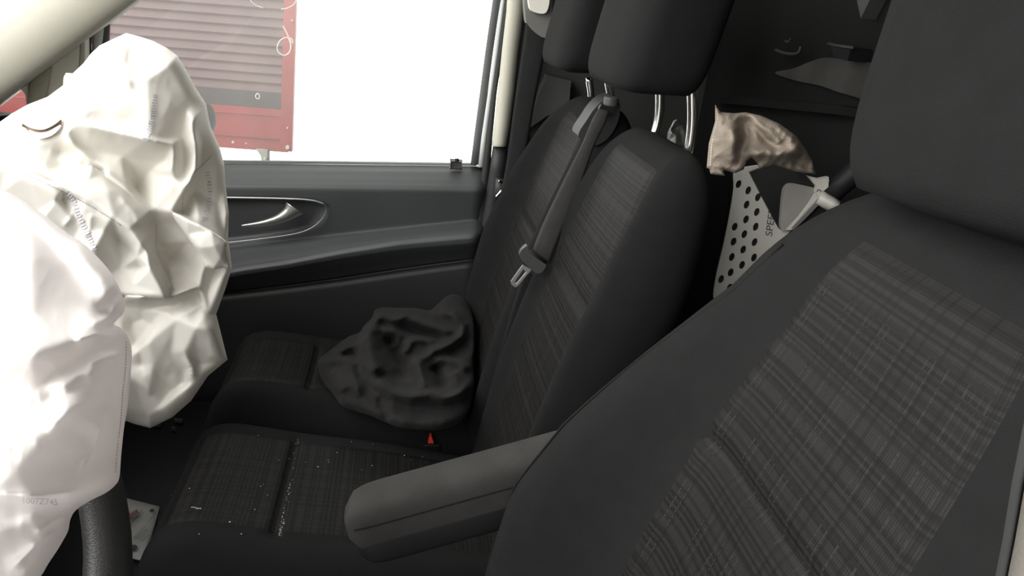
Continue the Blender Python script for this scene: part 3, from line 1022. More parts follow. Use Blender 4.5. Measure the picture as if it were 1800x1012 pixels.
def headrest(parent, c, half, posts, zback, lean=0.18):
    h = obj('headrest', pad_bm(c, half, 4.0, lean), M['fabric'], parent)
    for (top_, bot_) in posts:
        pts = [Vector(top_).lerp(Vector(bot_), t) + Vector((0.004 * math.sin(PI * t), 0, 0)) for t in np.linspace(-0.4, 1.25, 12)]
        obj('headrest_post', tube_bm(pts, 0.0072, 14), M['chrome'], h)
        rings = []
        for dz, rx in ((-0.012, 0.015), (0.000, 0.017), (0.004, 0.0165), (0.007, 0.0125)):
            rings.append([(bot_[0] + rx * math.cos(t) * 0.9, bot_[1] + rx * math.sin(t) * 1.15, bot_[2] + dz) for t in np.linspace(0, 2 * PI, 20, endpoint=False)])
        obj('post_collar', loft_bm(rings), M['plastic_dk'], h)
    return h


# ---- double passenger bench
MID_Y, OUT_Y = 0.995, 1.335
bench = thing('passenger_bench', 'dark double passenger bench seat with woven striped centres and two headrests', 'seat', (0.0, 1.165, 0.0))
zt_m = smoothcurve([(-0.36, -0.738), (-0.30, -0.736), (-0.16, -0.765), (0.0, -0.785), (0.12, -0.81), (0.26, -0.84)], -0.36, 0.26)
zt_o = smoothcurve([(-0.36, -0.725), (-0.30, -0.722), (-0.16, -0.742), (0.0, -0.765), (0.12, -0.79), (0.26, -0.82)], -0.36, 0.26)
cm, top_m = make_cushion(bench, MID_Y - 0.01, 0.180, -0.360, 0.215, zt_m, 0.16, 0.026, 0.66, (-0.163,), (-0.332, 0.19), uvo=(0.3, 0.1))
co, top_o = make_cushion(bench, OUT_Y, 0.170, -0.355, 0.215, zt_o, 0.16, 0.022, 0.55, (-0.160,), (-0.328, 0.19), uvo=(0.9, 0.4))
obj('seat_base', box_bm((-0.27, 0.86, 0.0), (0.28, 1.49, H - 0.93), 0.02), M['plastic_dk'], bench)
bolm = [(-0.9, 0.03), (-0.6, 0.036), (-0.4, 0.034), (-0.25, 0.022), (-0.15, 0.008)]
bolo = [(-0.9, 0.045), (-0.62, 0.06), (-0.46, 0.07), (-0.32, 0.055), (-0.24, 0.04), (-0.15, 0.012)]
bmid, im, fm = make_back(bench, MID_Y, 0.168, back_profile(0.004), -0.90, -0.166, 0.125, bolm, bolm, 0.72, (-0.395,), (-0.86, -0.185), M['fabric'], uvo=(0.2, 0.7), taper=0.45, corner=0.20, topround=0.07)
bout, io, fo = make_back(bench, OUT_Y, 0.168, back_profile(-0.002), -0.90, -0.162, 0.125, bolm, bolo, 0.64, (-0.41,), (-0.86, -0.188), M['fabric'], uvo=(1.2, 0.2), taper=0.45, corner=0.20, topround=0.07)
headrest(bench, (0.343, 0.998, H + 0.018), (0.064, 0.118, 0.120), [(P(1160, 165, 1.06), P(1147, 246, 1.06)), (P(1217, 176, 0.935), P(1205, 286, 0.935))], H - 0.13)
headrest(bench, (0.325, OUT_Y + 0.005, H + 0.010), (0.052, 0.116, 0.122), [(P(1037, 152, 1.41), P(1033, 190, 1.41)), (P(1071, 155, 1.28), P(1069, 200, 1.28))], H - 0.15)
# belt outlet on the shoulder of the middle backrest
def loft_px(sections, Yf, n=16):
    pass


bo = obj('belt_outlet', plate_bm(smooth_poly([(1044, 192), (1060, 176), (1076, 170), (1088, 178), (1090, 196), (1083, 222), (1066, 246), (1044, 256), (1020, 244), (1018, 232), (1032, 210)], 4, True), 1.188, 0.05), M['plastic_gr'], bmid, smooth=False)
bv = bo.modifiers.new('bevel', 'BEVEL'); bv.width = 0.006; bv.segments = 3; bv.limit_method = 'ANGLE'; bv.angle_limit = math.radians(50)
bo.data.materials[0] = M['plastic']
obj('outlet_slot', plate_bm(smooth_poly([(1052, 196), (1060, 182), (1072, 184), (1084, 180), (1078, 196), (1066, 204)], 4, True), 1.176, 0.02), M['black'], bo, smooth=False)
obj('outlet_knob', pad_bm(P(1074, 178, 1.175), (0.012, 0.014, 0.008), 2.4), M['plastic_gr'], bo)
# buckle between the cushions
bu = obj('belt_buckle', box_bm(P(748, 800, 1.175) + np.array([-0.004, 0, -0.02]), P(768, 782, 1.175) + np.array([0.008, 0.022, 0.0]), 0.004), M['plastic_dk'], bench)
obj('release_button', loft_bm([[P(752.5 + a, 779, 1.172) + np.array([0, b, 0]) for a, b in ((0, 0), (10, 0), (10, 0.012), (0, 0.012))], [P(755.8 + a, 767, 1.172) + np.array([0, b, 0]) for a, b in ((0, 0), (2.6, 0), (2.6, 0.012), (0, 0.012))]]), M['red_button'], bu, smooth=False)

# ---- driver seat
DY = 0.385
ds = thing('driver_seat', 'large dark driver seat close to the camera with striped woven centre and inner armrest', 'seat', (0.0, DY, 0.0))
bold = [(-0.9, 0.12), (-0.58, 0.118), (-0.46, 0.128), (-0.38, 0.108), (-0.30, 0.07), (-0.22, 0.03), (-0.14, 0.008)]
boldn = [(-0.9, 0.05), (-0.45, 0.04), (-0.25, 0.025), (-0.14, 0.01)]
bdr, idr, fd = make_back(ds, DY, 0.232, back_profile(0.0), -0.92, -0.098, 0.135, boldn, bold, 0.485, (-0.335,), (-0.86, -0.135), M['fabric'], topround=0.10, uvo=(0.0, 0.0), flare=0.10, corner=0.24, dome=0.62)
zt_d = smoothcurve([(-0.34, -0.66), (-0.1, -0.68), (0.26, -0.74)], -0.34, 0.26)
# bolster seam
seam = []
for z in np.linspace(-0.60, -0.17, 40):
    u = 0.80 - 0.06 * (z + 0.6)
    seam.append((fd(u, z) - 0.0005, DY + u * 0.232 * (1 - 0.24 * max(0, (z + 0.364) / 0.24) ** 2) * (1 + 0.10 * min(1, max(0, (-0.22 - z) / 0.22))), z + H))
obj('bolster_seam', tube_bm(seam, 0.0013, 6), M['fabric'], bdr)
make_cushion(ds, DY, 0.25, -0.22, 0.215, smoothcurve([(-0.36, -0.735), (0.26, -0.80)], -0.36, 0.26), 0.16, 0.02, 0.5, (), (-0.19, 0.19))
obj('seat_base', box_bm((-0.14, 0.20, 0.0), (0.26, 0.57, H - 0.91), 0.02), M['plastic_dk'], ds)
hd_ = pad_bm((0.386, 0.352, H + 0.075), (0.062, 0.158, 0.195), 4.5, 0.06)
for v in hd_.verts:
    v.co.z += max(0, 0.50 - v.co.y) * 0.11
obj('headrest', hd_, M['fabric'], ds)
for y in (0.28, 0.42):
    obj('headrest_post', tube_bm([(0.385, y, H - 0.16), (0.385, y, H - 0.10)], 0.007, 12), M['chrome'], ds)
# armrest
A0, A1 = P(612, 918, 0.645), P(960, 824, 0.665)
ax = Vector(A1 - A0); la = ax.length; ax.normalize()
sd = Vector((0, 1, 0)); upv = sd.cross(ax) * -1; upv.normalize()
rings = []
for k in range(26):
    f = k / 25
    e = 1.0
    if f < 0.16:
        e = (1 - (1 - f / 0.16) ** 2.4) ** (1 / 2.4)
    e = max(e, 0.05)
    c = Vector(A0) + ax * (la * f * 1.16)
    hh = (0.033 + 0.004 * f) * (0.45 + 0.55 * e); ww = 0.030 * (0.5 + 0.5 * e)
    ring = []
    for j in range(36):
        a = 2 * PI * j / 36
        ca, sa = math.cos(a), math.sin(a)
        ring.append(c + sd * (math.copysign(abs(ca) ** 0.55, ca) * ww) + upv * (math.copysign(abs(sa) ** 0.6, sa) * hh))
    rings.append(ring)
arm = obj('armrest', loft_bm(rings), M['fabric_lt'], ds)
# seam and darker underside shell of the armrest
sm = []
for k in range(1, 26):
    f = k / 25
    e = max(0.05, (1 - (1 - f / 0.16) ** 2.4) ** (1 / 2.4)) if f < 0.16 else 1.0
    c = Vector(A0) + ax * (la * f * 1.16)
    sm.append(c - sd * (0.0300 * (0.5 + 0.5 * e) - 0.0004) + upv * ((0.010 + 0.002 * f) * (0.5 + 0.5 * e)))
obj('armrest_seam', tube_bm(sm, 0.0011, 6), M['fabric'], arm)
rings = []
for k in range(22):
    f = k / 21
    e = 1.0 if f > 0.14 else max(0.1, (1 - (1 - f / 0.14) ** 2.2) ** (1 / 2.2))
    c = Vector(A0) + ax * (la * (0.03 + f * 1.10)) - upv * 0.026
    rings.append([c + sd * (math.copysign(abs(math.cos(a)) ** 0.5, math.cos(a)) * 0.0305 * (0.6 + 0.4 * e)) + upv * (math.copysign(abs(math.sin(a)) ** 0.6, math.sin(a)) * 0.0245 * (0.5 + 0.5 * e)) for a in np.linspace(0, 2 * PI, 28, endpoint=False)])
obj('armrest_underside', loft_bm(rings), M['plastic_dk'], arm)

# driver side pillar: dark seal and pale cover just behind the seat edge
rings = []
for (l, r, y) in ((1884, 2060, 560), (1846, 2040, 700), (1802, 2010, 850), (1784, 1990, 950), (1768, 1975, 1030), (1735, 1950, 1200)):
    rings.append([P(l, y, 0.125), P((l + r) / 2, y, 0.118), P(r, y, 0.125), P(r, y, 0.145), P(l, y, 0.145)])
obj('pillar_cover', loft_bm(rings), M['pillar_near'], b2)
rings = []
for (l, r, y) in ((1850, 1890, 560), (1808, 1850, 700), (1778, 1806, 850), (1762, 1788, 950), (1746, 1772, 1030), (1710, 1740, 1200)):
    rings.append([P(l, y, 0.132), P((l + r) / 2, y, 0.124), P(r, y, 0.132), P(r, y, 0.145), P(l, y, 0.145)])
obj('door_seal', loft_bm(rings), M['rubber_dk'], b2)
struct(obj('wall_left', box_bm((0.30, -0.08, 0.0), (0.78, 0.0, H + 0.62)), M['greytrim'], smooth=False))

# ================================================================== loose things
# ---- tall passenger airbag
PB = 1.06
o1 = [(222, 58), (245, 64), (270, 72), (293, 84), (312, 98), (328, 124), (345, 156), (362, 182), (370, 222), (386, 258), (394, 288), (397, 330), (402, 372), (401, 420), (408, 470), (396, 508), (380, 552), (390, 592), (400, 632), (366, 660), (336, 704), (303, 733), (264, 752), (240, 746), (216, 738),
      (170, 720), (100, 640), (20, 560), (-60, 470), (-120, 380), (-110, 300), (-60, 262), (0, 214), (20, 200), (48, 184), (84, 170), (100, 158), (111, 150), (112, 136), (116, 128), (128, 129), (146, 112), (160, 94), (175, 80), (200, 68)]
c1 = [(222, 70, PB), (260, 140, PB - .055), (200, 150, PB - .06), (330, 190, PB - .02), (120, 180, PB - .03), (0, 250, PB - 0.03), (-80, 330, PB - .02),
      (60, 260, PB - .055), (180, 300, PB - .005), (240, 330, PB + .020), (265, 300, PB + .0), (120, 420, PB - .06), (60, 400, PB - .07), (180, 460, PB - .06), (215, 480, PB - .045),
      (240, 480, PB + .0), (230, 440, PB - .01), (370, 300, PB + .03), (385, 360, PB + .03), (330, 470, PB - .005), (300, 450, PB + .02), (380, 480, PB + .015), (330, 520, PB - .0),
      (250, 590, PB - .01), (300, 620, PB - .04), (240, 680, PB + .0), (350, 640, PB - .01), (210, 640, PB - .02), (300, 690, PB + .0), (260, 735, PB + .04), (100, 560, PB - .02)]
f1 = [
    [(131, 217, PB - .075), (200, 232, PB - .085), (263, 246, PB - .095), (304, 253, PB - .085)],                  # lip over the pocket
    [(112, 236, PB - .050), (160, 262, PB - .030), (215, 275, PB - .025), (262, 282, PB - .020), (293, 280, PB - .03)],
    [(304, 253, PB - .085), (302, 297, PB - .07), (309, 316, PB - .055), (320, 328, PB - .065), (336, 317, PB - .070)],
    [(338, 214, PB - .055), (347, 260, PB - .065), (346, 297, PB - .070), (336, 317, PB - .070), (318, 348, PB - .060), (302, 372, PB - .065)],
    [(322, 240, PB - .03), (325, 290, PB - .02), (326, 316, PB - .04)],
    [(360, 190, PB + .01), (352, 250, PB + .0), (353, 300, PB + .015), (340, 335, PB + .02), (322, 372, PB + .02)],
    [(7, 290, PB - .055), (50, 303, PB - .075), (96, 324, PB - .080), (150, 350, PB - .085), (196, 379, PB - .085), (230, 400, PB - .085), (249, 425, PB - .085), (263, 470, PB - .080), (285, 518, PB - .075)],   # seam ridge of the middle fold
    [(142, 269, PB - .045), (190, 300, PB - .055), (228, 333, PB - .060), (267, 368, PB - .055), (288, 390, PB - .030)],
    [(288, 390, PB - .030), (279, 430, PB - .030), (292, 470, PB - .045), (300, 500, PB - .060), (299, 518, PB - .060)],
    [(302, 372, PB - .065), (330, 386, PB - .070), (348, 393, PB - .070), (372, 408, PB - .060), (395, 425, PB - .045)],
    [(310, 392, PB - .02), (331, 425, PB - .02), (356, 438, PB - .02), (377, 436, PB - .025), (395, 425, PB - .045)],
    [(348, 393, PB - .070), (342, 415, PB - .05), (331, 425, PB - .02)],
    [(395, 425, PB - .045), (390, 450, PB - .02), (404, 470, PB - .03)],
    [(352, 420, PB - .03), (360, 470, PB - .035), (352, 504, PB - .05)],
    [(220, 519, PB - .080), (250, 522, PB - .085), (285, 522, PB - .080), (320, 516, PB - .070), (352, 504, PB - .055), (358, 480, PB - .03)],   # hem of the pouch
    [(215, 536, PB - .020), (262, 542, PB - .015), (300, 540, PB - .020), (345, 520, PB - .015), (366, 505, PB - .01)],
    [(285, 545, PB - .045), (310, 562, PB - .070), (345, 576, PB - .085), (374, 580, PB - .075)],
    [(352, 510, PB - .045), (366, 548, PB - .055), (374, 580, PB - .075), (398, 632, PB - .035)],
    [(250, 545, PB - .02), (285, 545, PB - .045)],
    [(262, 600, PB - .060), (285, 616, PB - .050), (318, 648, PB - .02), (325, 672, PB - .015)],
    [(324, 618, PB - .065), (338, 650, PB - .060), (345, 668, PB - .040)],
    [(262, 600, PB - .060), (270, 640, PB - .045), (262, 690, PB - .04), (276, 720, PB - .02)],
    [(220, 660, PB - .03), (262, 690, PB - .045), (284, 668, PB - .02)],
    [(374, 580, PB - .075), (345, 606, PB - .06), (324, 618, PB - .065)],
    [(108, 330, PB - .035), (92, 350, PB - .055), (70, 380, PB - .06)],
    [(208, 390, PB - .05), (209, 440, PB - .03), (207, 500, PB - .04)],
    [(189, 384, PB - .06), (186, 410, PB - .035), (168, 430, PB - .06)],
    [(252, 418, PB - .05), (216, 470, PB - .03), (222, 500, PB - .02)],
]
cr1 = [([(131, 216), (200, 231), (263, 245), (304, 252)], 0.012, 12, 'e'),
       ([(96, 326), (150, 352), (196, 381), (240, 412)], 0.010, 22, 'e'),
       ([(220, 520), (285, 522), (352, 504)], 0.016, 18, 'e'),
       ([(142, 269), (228, 333), (288, 388)], 0.010, 26, 'e'),
       ([(263, 440), (285, 518)], 0.012, 10, 'g'),
       ([(302, 372), (348, 392), (395, 425)], 0.012, 12, 'e'),
       ([(276, 428), (294, 500)], -0.012, 9, 'g'),
       ([(120, 190), (180, 176), (250, 180), (330, 200)], 0.010, 40, 'g'),
       ([(222, 62), (216, 110), (230, 160)], 0.008, 12, 's'),
       ([(60, 200), (110, 190), (160, 196)], 0.006, 16, 'g'),
       ([(114, 222), (128, 252), (162, 286)], 0.012, 7, 's'),
       ([(92, 264), (130, 272), (158, 290)], -0.010, 12, 'g'),
       ([(80, 286), (140, 300), (210, 350)], -0.008, 12, 'g'),
       ([(225, 570), (250, 560), (275, 575)], -0.008, 9, 's'), ([(285, 545), (330, 550), (360, 530)], 0.007, 8, 's'),
       ([(250, 520), (288, 540), (300, 530)], -0.008, 6, 's'), ([(200, 560), (232, 600), (262, 690)], 0.007, 12, 's'), ([(318, 680), (330, 640)], -0.008, 8, 'g'),
       ([(225, 560), (245, 620), (252, 660)], -0.008, 10, 'g'), ([(262, 690), (276, 722)], -0.008, 7, 's')]
squash = lambda q, k=0.62: (q[0], q[1], PB + (q[2] - PB) * k)
c1 = [squash(q) for q in c1]; f1 = [[squash(q) for q in f] for f in f1]
bag1 = Cloth(o1, c1, f1, cr1, step=2.6, soft=0.9, bulge=0.045, brad=26, back=0.07, noise=((0.0012, 80), (0.0004, 22)), smooth=False, seed=1, csoft=0.85)
t1 = thing('airbag', 'tall crumpled cream airbag hanging from the dashboard in front of the passenger window', 'airbag', P(220, 500, PB + 0.03), None)
ab1 = bag1.build('airbag_cushion', M['nylon'], t1)
bag1.strip('sewn_seam', [(341, 303), (356, 290), (373, 272)], 1.2, M['stitch'], ab1, 0.0018)
bag1.strip('sewn_seam', [(322, 345), (321, 360), (321, 376)], 1.0, M['stitch'], ab1, 0.0018, (3, 2))
bag1.strip('printed_code', [(273, 166), (270, 200), (264, 222), (256, 246)], 8, M['ink'], ab1, 0.0020, (2.6, 2.2, 0.25))
bag1.strip('printed_code', [(364, 302), (369, 330), (366, 360), (357, 390)], 7, M['ink'], ab1, 0.0020, (2.6, 3.2, 0.3))
bag1.strip('printed_code', [(328, 628), (334, 648), (338, 664)], 4, M['ink'], ab1, 0.0020, (3, 5, 0.3))
# two folds of the cloth lying over the rest
oA = [(-30, 300), (0, 292), (12, 289), (50, 301), (92, 317), (112, 306), (138, 295), (161, 290), (180, 302), (204, 318), (226, 332), (250, 352), (268, 368), (277, 386), (274, 408), (274, 430), (281, 455), (296, 488), (301, 505), (300, 523), (285, 527), (262, 525), (240, 523), (216, 521), (170, 520), (100, 480), (30, 420), (-40, 380)]
dA = PB - .052
cA = [(0, 340, dA + .0), (60, 380, dA + .0), (120, 440, dA + .0), (180, 490, dA - .0), (140, 400, dA - .012), (110, 350, dA - .0), (196, 440, dA - .010), (236, 500, dA - .004), (250, 470, dA + .004), (228, 440, dA + .006)]
fA = [[(12, 291, dA - .010), (50, 303, dA - .024), (96, 324, dA - .034), (150, 352, dA - .038), (198, 381, dA - .040), (228, 402, dA - .038), (247, 428, dA - .036), (262, 470, dA - .034), (287, 517, dA - .030)],
      [(100, 314, dA + .014), (138, 297, dA + .014), (161, 292, dA + .006), (180, 304, dA + .012), (226, 334, dA + .010), (266, 368, dA + .010), (275, 388, dA + .022)],
      [(272, 395, dA + .022), (268, 430, dA - .002), (283, 470, dA - .004), (299, 520, dA - .008)],
      [(118, 300, dA + .0), (150, 318, dA - .016), (190, 336, dA - .018), (226, 358, dA - .010)],
      [(203, 383, dA - .038), (206, 420, dA + .004), (211, 470, dA + .006), (217, 520, dA + .004)],
      [(187, 376, dA - .038), (184, 404, dA - .026), (166, 438, dA - .030), (150, 470, dA - .01)],
      [(112, 334, dA - .03), (98, 352, dA - .022), (72, 384, dA - .016)],
      [(216, 470, dA + .004), (240, 452, dA - .010), (256, 440, dA - .03)]]
crA = [([(14, 296), (60, 311), (110, 336), (160, 362), (200, 388)], -0.005, 7, 'g'), ([(130, 362), (124, 384), (110, 400)], 0.005, 7, 's'), ([(160, 375), (158, 400), (146, 420)], 0.006, 7, 's'),
       ([(146, 300), (190, 322), (230, 350)], 0.004, 10, 'g'), ([(210, 345), (236, 372), (250, 405)], 0.005, 8, 's')]
foldA = Cloth(oA, cA, fA, crA, step=2.6, soft=0.8, bulge=0.012, brad=9, back=0.004, noise=((0.0010, 60),), smooth=False, seed=2, csoft=0.6)
fo_ = foldA.build('airbag_fold', M['nylon'], t1)
foldA.strip('sewn_seam', [(16, 297), (50, 308), (96, 330), (150, 357), (196, 385), (214, 398)], 1.6, M['stitch'], fo_, 0.0018, (3.2, 1.8))
foldA.strip('printed_code', [(116, 338), (128, 352), (136, 376), (150, 406), (166, 440)], 9, M['ink'], fo_, 0.0020, (3.0, 2.4, 0.35))
oB = [(301, 371), (316, 377), (334, 386), (350, 393), (372, 405), (390, 417), (399, 425), (399, 440), (401, 456), (405, 472), (392, 470), (376, 474), (360, 470), (350, 448), (338, 430), (322, 406), (308, 386)]
dB = PB - .048
cB = [(310, 384, dB), (330, 412, dB), (350, 444, dB + .004), (380, 470, dB + .006), (398, 465, dB + .006), (370, 455, dB - .004)]
fB = [[(303, 373, dB - .004), (330, 385, dB - .018), (350, 394, dB - .022), (372, 406, dB - .022), (397, 425, dB - .012)],
      [(350, 394, dB - .022), (347, 408, dB - .010), (344, 420, dB - .012)], [(330, 424, dB + .004), (352, 436, dB - .014), (376, 433, dB - .020), (396, 426, dB - .012)],
      [(376, 433, dB - .020), (388, 452, dB - .010), (378, 470, dB + .004)]]
foldB = Cloth(oB, cB, fB, (), step=2.2, soft=0.6, bulge=0.010, brad=7, back=0.004, noise=((0.0008, 40),), smooth=False, seed=5, csoft=0.5)
foldB.build('airbag_fold', M['nylon'], t1)
# torn vent hole with a scorched rim
hole = bag1.strip('scorched_rim', [(40, 218), (58, 226), (74, 228), (92, 222), (106, 214)], 8, M['char'], ab1, 0.003)
lip = smooth_poly([(38, 216), (50, 222), (72, 226), (92, 217), (106, 210), (107, 222), (98, 232), (84, 240), (66, 242), (54, 236), (46, 226)], 4, True)
vent = obj('vent_hole', plate_bm(lip, lambda a, b: float(bag1.samp(bag1.front, a, b)) - 0.004 + 0.0006 * (a - 40) * 0, 0.001), M['char'], ab1, smooth=False)
lip2 = smooth_poly([(36, 214), (52, 224), (74, 228), (94, 220), (108, 208), (100, 206), (76, 214), (50, 214)], 4, True)
obj('vent_flap', plate_bm(lip2, lambda a, b: float(bag1.samp(bag1.front, a, b)) - 0.008, 0.001), M['nylon'], ab1, smooth=False)
lip3 = smooth_poly([(50, 229), (66, 233), (84, 231), (104, 220), (106, 224), (94, 236), (80, 242), (64, 243)], 4, True)
obj('vent_liner', plate_bm(lip3, lambda a, b: float(bag1.samp(bag1.front, a, b)) - 0.006, 0.001), M['cream_lt'], ab1, smooth=False)

# ---- steering wheel airbag, near the camera
DB = 0.46
o2 = [(-70, 325), (0, 334), (30, 346), (72, 374), (96, 392), (122, 412), (146, 428), (168, 448), (188, 470), (204, 494), (213, 514), (219, 533), (217, 550), (206, 562), (200, 570), (212, 576), (224, 590), (231, 612), (231, 640), (228, 680), (224, 716), (218, 752), (213, 800), (210, 838),
      (203, 852), (186, 866), (158, 880), (134, 896), (124, 912), (120, 932), (112, 948), (100, 968), (84, 992), (72, 1012), (40, 1050), (-60, 1130), (-260, 1170), (-470, 1080), (-560, 850), (-520, 600), (-380, 430), (-220, 350)]
c2 = [(0, 345, DB + .05), (60, 400, DB + .02), (60, 440, DB - .02), (0, 500, DB - .06), (120, 470, DB - .01), (150, 530, DB - .04), (-80, 600, DB - .08), (60, 560, DB - .09), (100, 740, DB - .14), (0, 760, DB - .15),
      (160, 760, DB - .10), (30, 830, DB - .165), (0, 920, DB - .13), (60, 960, DB - .11), (-80, 900, DB - .13), (180, 720, DB - .08), (0, 400, DB - .0), (-120, 420, DB - .0), (205, 520, DB - .03), (225, 640, DB - .03), (-300, 560, DB - .12), (-300, 850, DB - .17), (-500, 800, DB - .15), (-300, 1050, DB - .16), (-480, 1000, DB - .14), (-300, 430, DB - .05)]
f2 = [[(-20, 700, DB - .125), (60, 690, DB - .125), (100, 655, DB - .11), (150, 628, DB - .085), (185, 612, DB - .065), (206, 600, DB - .04)],
      [(0, 640, DB - .13), (60, 622, DB - .125), (120, 600, DB - .105), (165, 575, DB - .08), (200, 562, DB - .03)],
      [(120, 690, DB - .135), (160, 655, DB - .11), (205, 630, DB - .06)],
      [(-20, 862, DB - .175), (60, 870, DB - .165), (120, 868, DB - .14), (170, 852, DB - .11), (208, 834, DB - .06)],
      [(0, 885, DB - .135), (60, 892, DB - .125), (120, 884, DB - .095), (160, 874, DB - .06)],
      [(0, 935, DB - .14), (60, 915, DB - .13), (110, 900, DB - .09)],
      [(212, 640, DB - .055), (200, 680, DB - .075), (206, 720, DB - .06), (196, 770, DB - .08), (200, 815, DB - .06)],
      [(135, 855, DB - .135), (150, 800, DB - .115), (170, 745, DB - .11), (192, 700, DB - .075)]]
cr2 = [([(200, 660), (208, 720), (202, 790)], 0.006, 5, 's'), ([(218, 610), (216, 680), (208, 760), (204, 830)], 0.006, 5, 's'),
       ([(130, 600), (170, 588), (205, 592)], 0.006, 8, 's'), ([(170, 560), (190, 535), (205, 510)], -0.004, 9, 'g'), ([(160, 570), (186, 560), (212, 548)], 0.005, 8, 's'),
       ([(-20, 868), (70, 872), (150, 860)], 0.008, 14, 'e'), ([(60, 940), (96, 915), (118, 905)], 0.006, 8, 's'), ([(20, 1000), (60, 960), (100, 930)], 0.006, 10, 's'),
       ([(80, 760), (130, 720), (180, 680)], 0.004, 14, 'g'), ([(140, 830), (168, 790), (186, 730)], 0.006, 7, 's'), ([(70, 700), (120, 690), (160, 660)], -0.005, 12, 'g'),
       ([(150, 640), (190, 626), (216, 622)], 0.005, 6, 's')]
cr2 = [(p_, a_ * 1.5, w_, k_) for p_, a_, w_, k_ in cr2]
bag2 = Cloth(o2, c2, f2, cr2, step=3.0, soft=2.6, bulge=0.04, brad=30, back=0.05, noise=((0.0010, 90), (0.0004, 26)), smooth=True, seed=4, csoft=0.7)
t2 = thing('airbag', 'bright white crumpled airbag spilling over the steering wheel', 'airbag', P(60, 700, DB))
ab2 = bag2.build('airbag_cushion', M['nylon2'], t2)
bag2.strip('sewn_seam', [(222, 600), (221, 640), (216, 690), (212, 740), (206, 790), (203, 830)], 1.4, M['stitch'], ab2, 0.0016, (3, 2))
lettering('printed_code', '1007Z745', (38, 884), (15.5, 0.9), (-1.0, -15), lambda a, b: bag2.at(a, b, 0.0025), M['ink2'], ab2)

# ---- steering wheel
SC = np.array([-0.298, 0.405, H - 0.335]); TAU = math.radians(26); SR = 0.183
sw = thing('steering_wheel', 'dark leather steering wheel rim below the bright white airbag', 'steering wheel', SC)
bvec = np.array([math.sin(TAU), 0, -math.cos(TAU)]); avec = np.array([math.cos(TAU), 0, math.sin(TAU)])
obj('rim', tube_bm([SC + SR * (math.cos(a) * np.array([0, 1, 0]) + math.sin(a) * bvec) for a in np.linspace(0, 2 * PI, 72, endpoint=False)], 0.0185, 18, closed=True), M['rim'], sw)
obj('hub', loft_bm([[SC + avec * d + r * (math.cos(a) * np.array([0, 1, 0]) + math.sin(a) * bvec) for a in np.linspace(0, 2 * PI, 32, endpoint=False)] for d, r in ((-0.09, 0.06), (-0.06, 0.075), (-0.02, 0.078), (-0.012, 0.05))]), M['plastic_dk'], sw)
for a in (0.25, PI - 0.25, PI / 2):
    dvec = math.cos(a) * np.array([0, 1, 0]) + math.sin(a) * bvec; tv = -math.sin(a) * np.array([0, 1, 0]) + math.cos(a) * bvec
    obj('spoke', loft_bm([[SC + dvec * q + tv * w * i + avec * (d0 + 0.008 * j) for i, j in ((-1, -1), (1, -1), (1, 1), (-1, 1))] for q, w, d0 in ((0.06, 0.03, -0.035), (0.11, 0.024, -0.022), (SR - 0.008, 0.018, -0.002))]), M['plastic_dk'], sw, smooth=False)
obj('column', tube_bm([SC - avec * 0.06, SC - avec * 0.36], [0.06, 0.075], 20), M['plastic_dk'], sw)

# ---- dashboard
db = thing('dashboard', 'dark dashboard mostly hidden behind the two airbags', 'dashboard', (-0.85, 0.75, 0.0))
prof = [(-1.60, 0.66), (-1.58, 0.80), (-1.2, 0.835), (-0.80, 0.825), (-0.66, 0.80), (-0.60, 0.74), (-0.605, 0.60), (-0.66, 0.42), (-0.80, 0.30), (-1.60, 0.30)]
obj('upper_panel', loft_bm([[(x, y, z) for x, z in prof] for y in (-0.15, 0.2, 0.6, 1.0, 1.4, 1.66)]), M['plastic_dk'], db, smooth=False)
obj('centre_stack', loft_bm([[(x, y, z) for x, z in ((-0.62, 0.72), (-0.54, 0.60), (-0.58, 0.28), (-0.70, 0.05), (-0.95, 0.05), (-0.9, 0.7))] for y in (0.66, 0.70, 0.93, 0.97)]), M['plastic_dk'], db, smooth=False)
for y in (0.05, 1.45):
    rings = [[(-0.600 + d, y + r * math.cos(a), 0.70 + r * math.sin(a)) for a in np.linspace(0, 2 * PI, 24, endpoint=False)] for d, r in ((-0.02, 0.05), (0.006, 0.05), (0.006, 0.042), (-0.012, 0.036))]
    obj('air_vent', loft_bm(rings), M['plastic'], db)
# bits of broken plastic on the centre tunnel
bits = [((268, 747), (284, 744), (283, 750), (271, 751)), ((306, 738), (322, 739), (320, 744), (308, 743)), ((300, 756), (306, 752), (310, 758))]
tun = obj('floor_tunnel', box_bm((-0.78, 0.90, 0.0), (-0.375, 1.55, 0.20), 0.02), M['plastic_dk'])
tag(tun, 'black plastic tunnel box in the footwell before the bench', 'console')
names_b = ['thin shiny broken plastic shard, longest of three in the footwell', 'small bright broken plastic shard closest to the bench front', 'tiny dark broken plastic shard lying lowest in the footwell']
for q, lab in zip(bits, (names_b[0], names_b[1], names_b[2])):
    bm = bmesh.new()
    top_ = []
    for a, b in q:
        d = ray(a, b); k = (0.206 - H) / d[2]
        top_.append(d * k + np.array([0, 0, H]))
    bt = [p + np.array([0, 0, 0.006]) for p in top_]
    obj_ = obj('plastic_shard', loft_bm([top_, bt]), M['plastic_gr'], smooth=False)
    tag(obj_, lab, 'debris', 'broken plastic shards in the footwell')

# ---- printed sheet lying in the footwell
def PZ(px, py, z):
    d = ray(px, py); k = (z - H) / d[2]
    return d * k + np.array([0, 0, H])


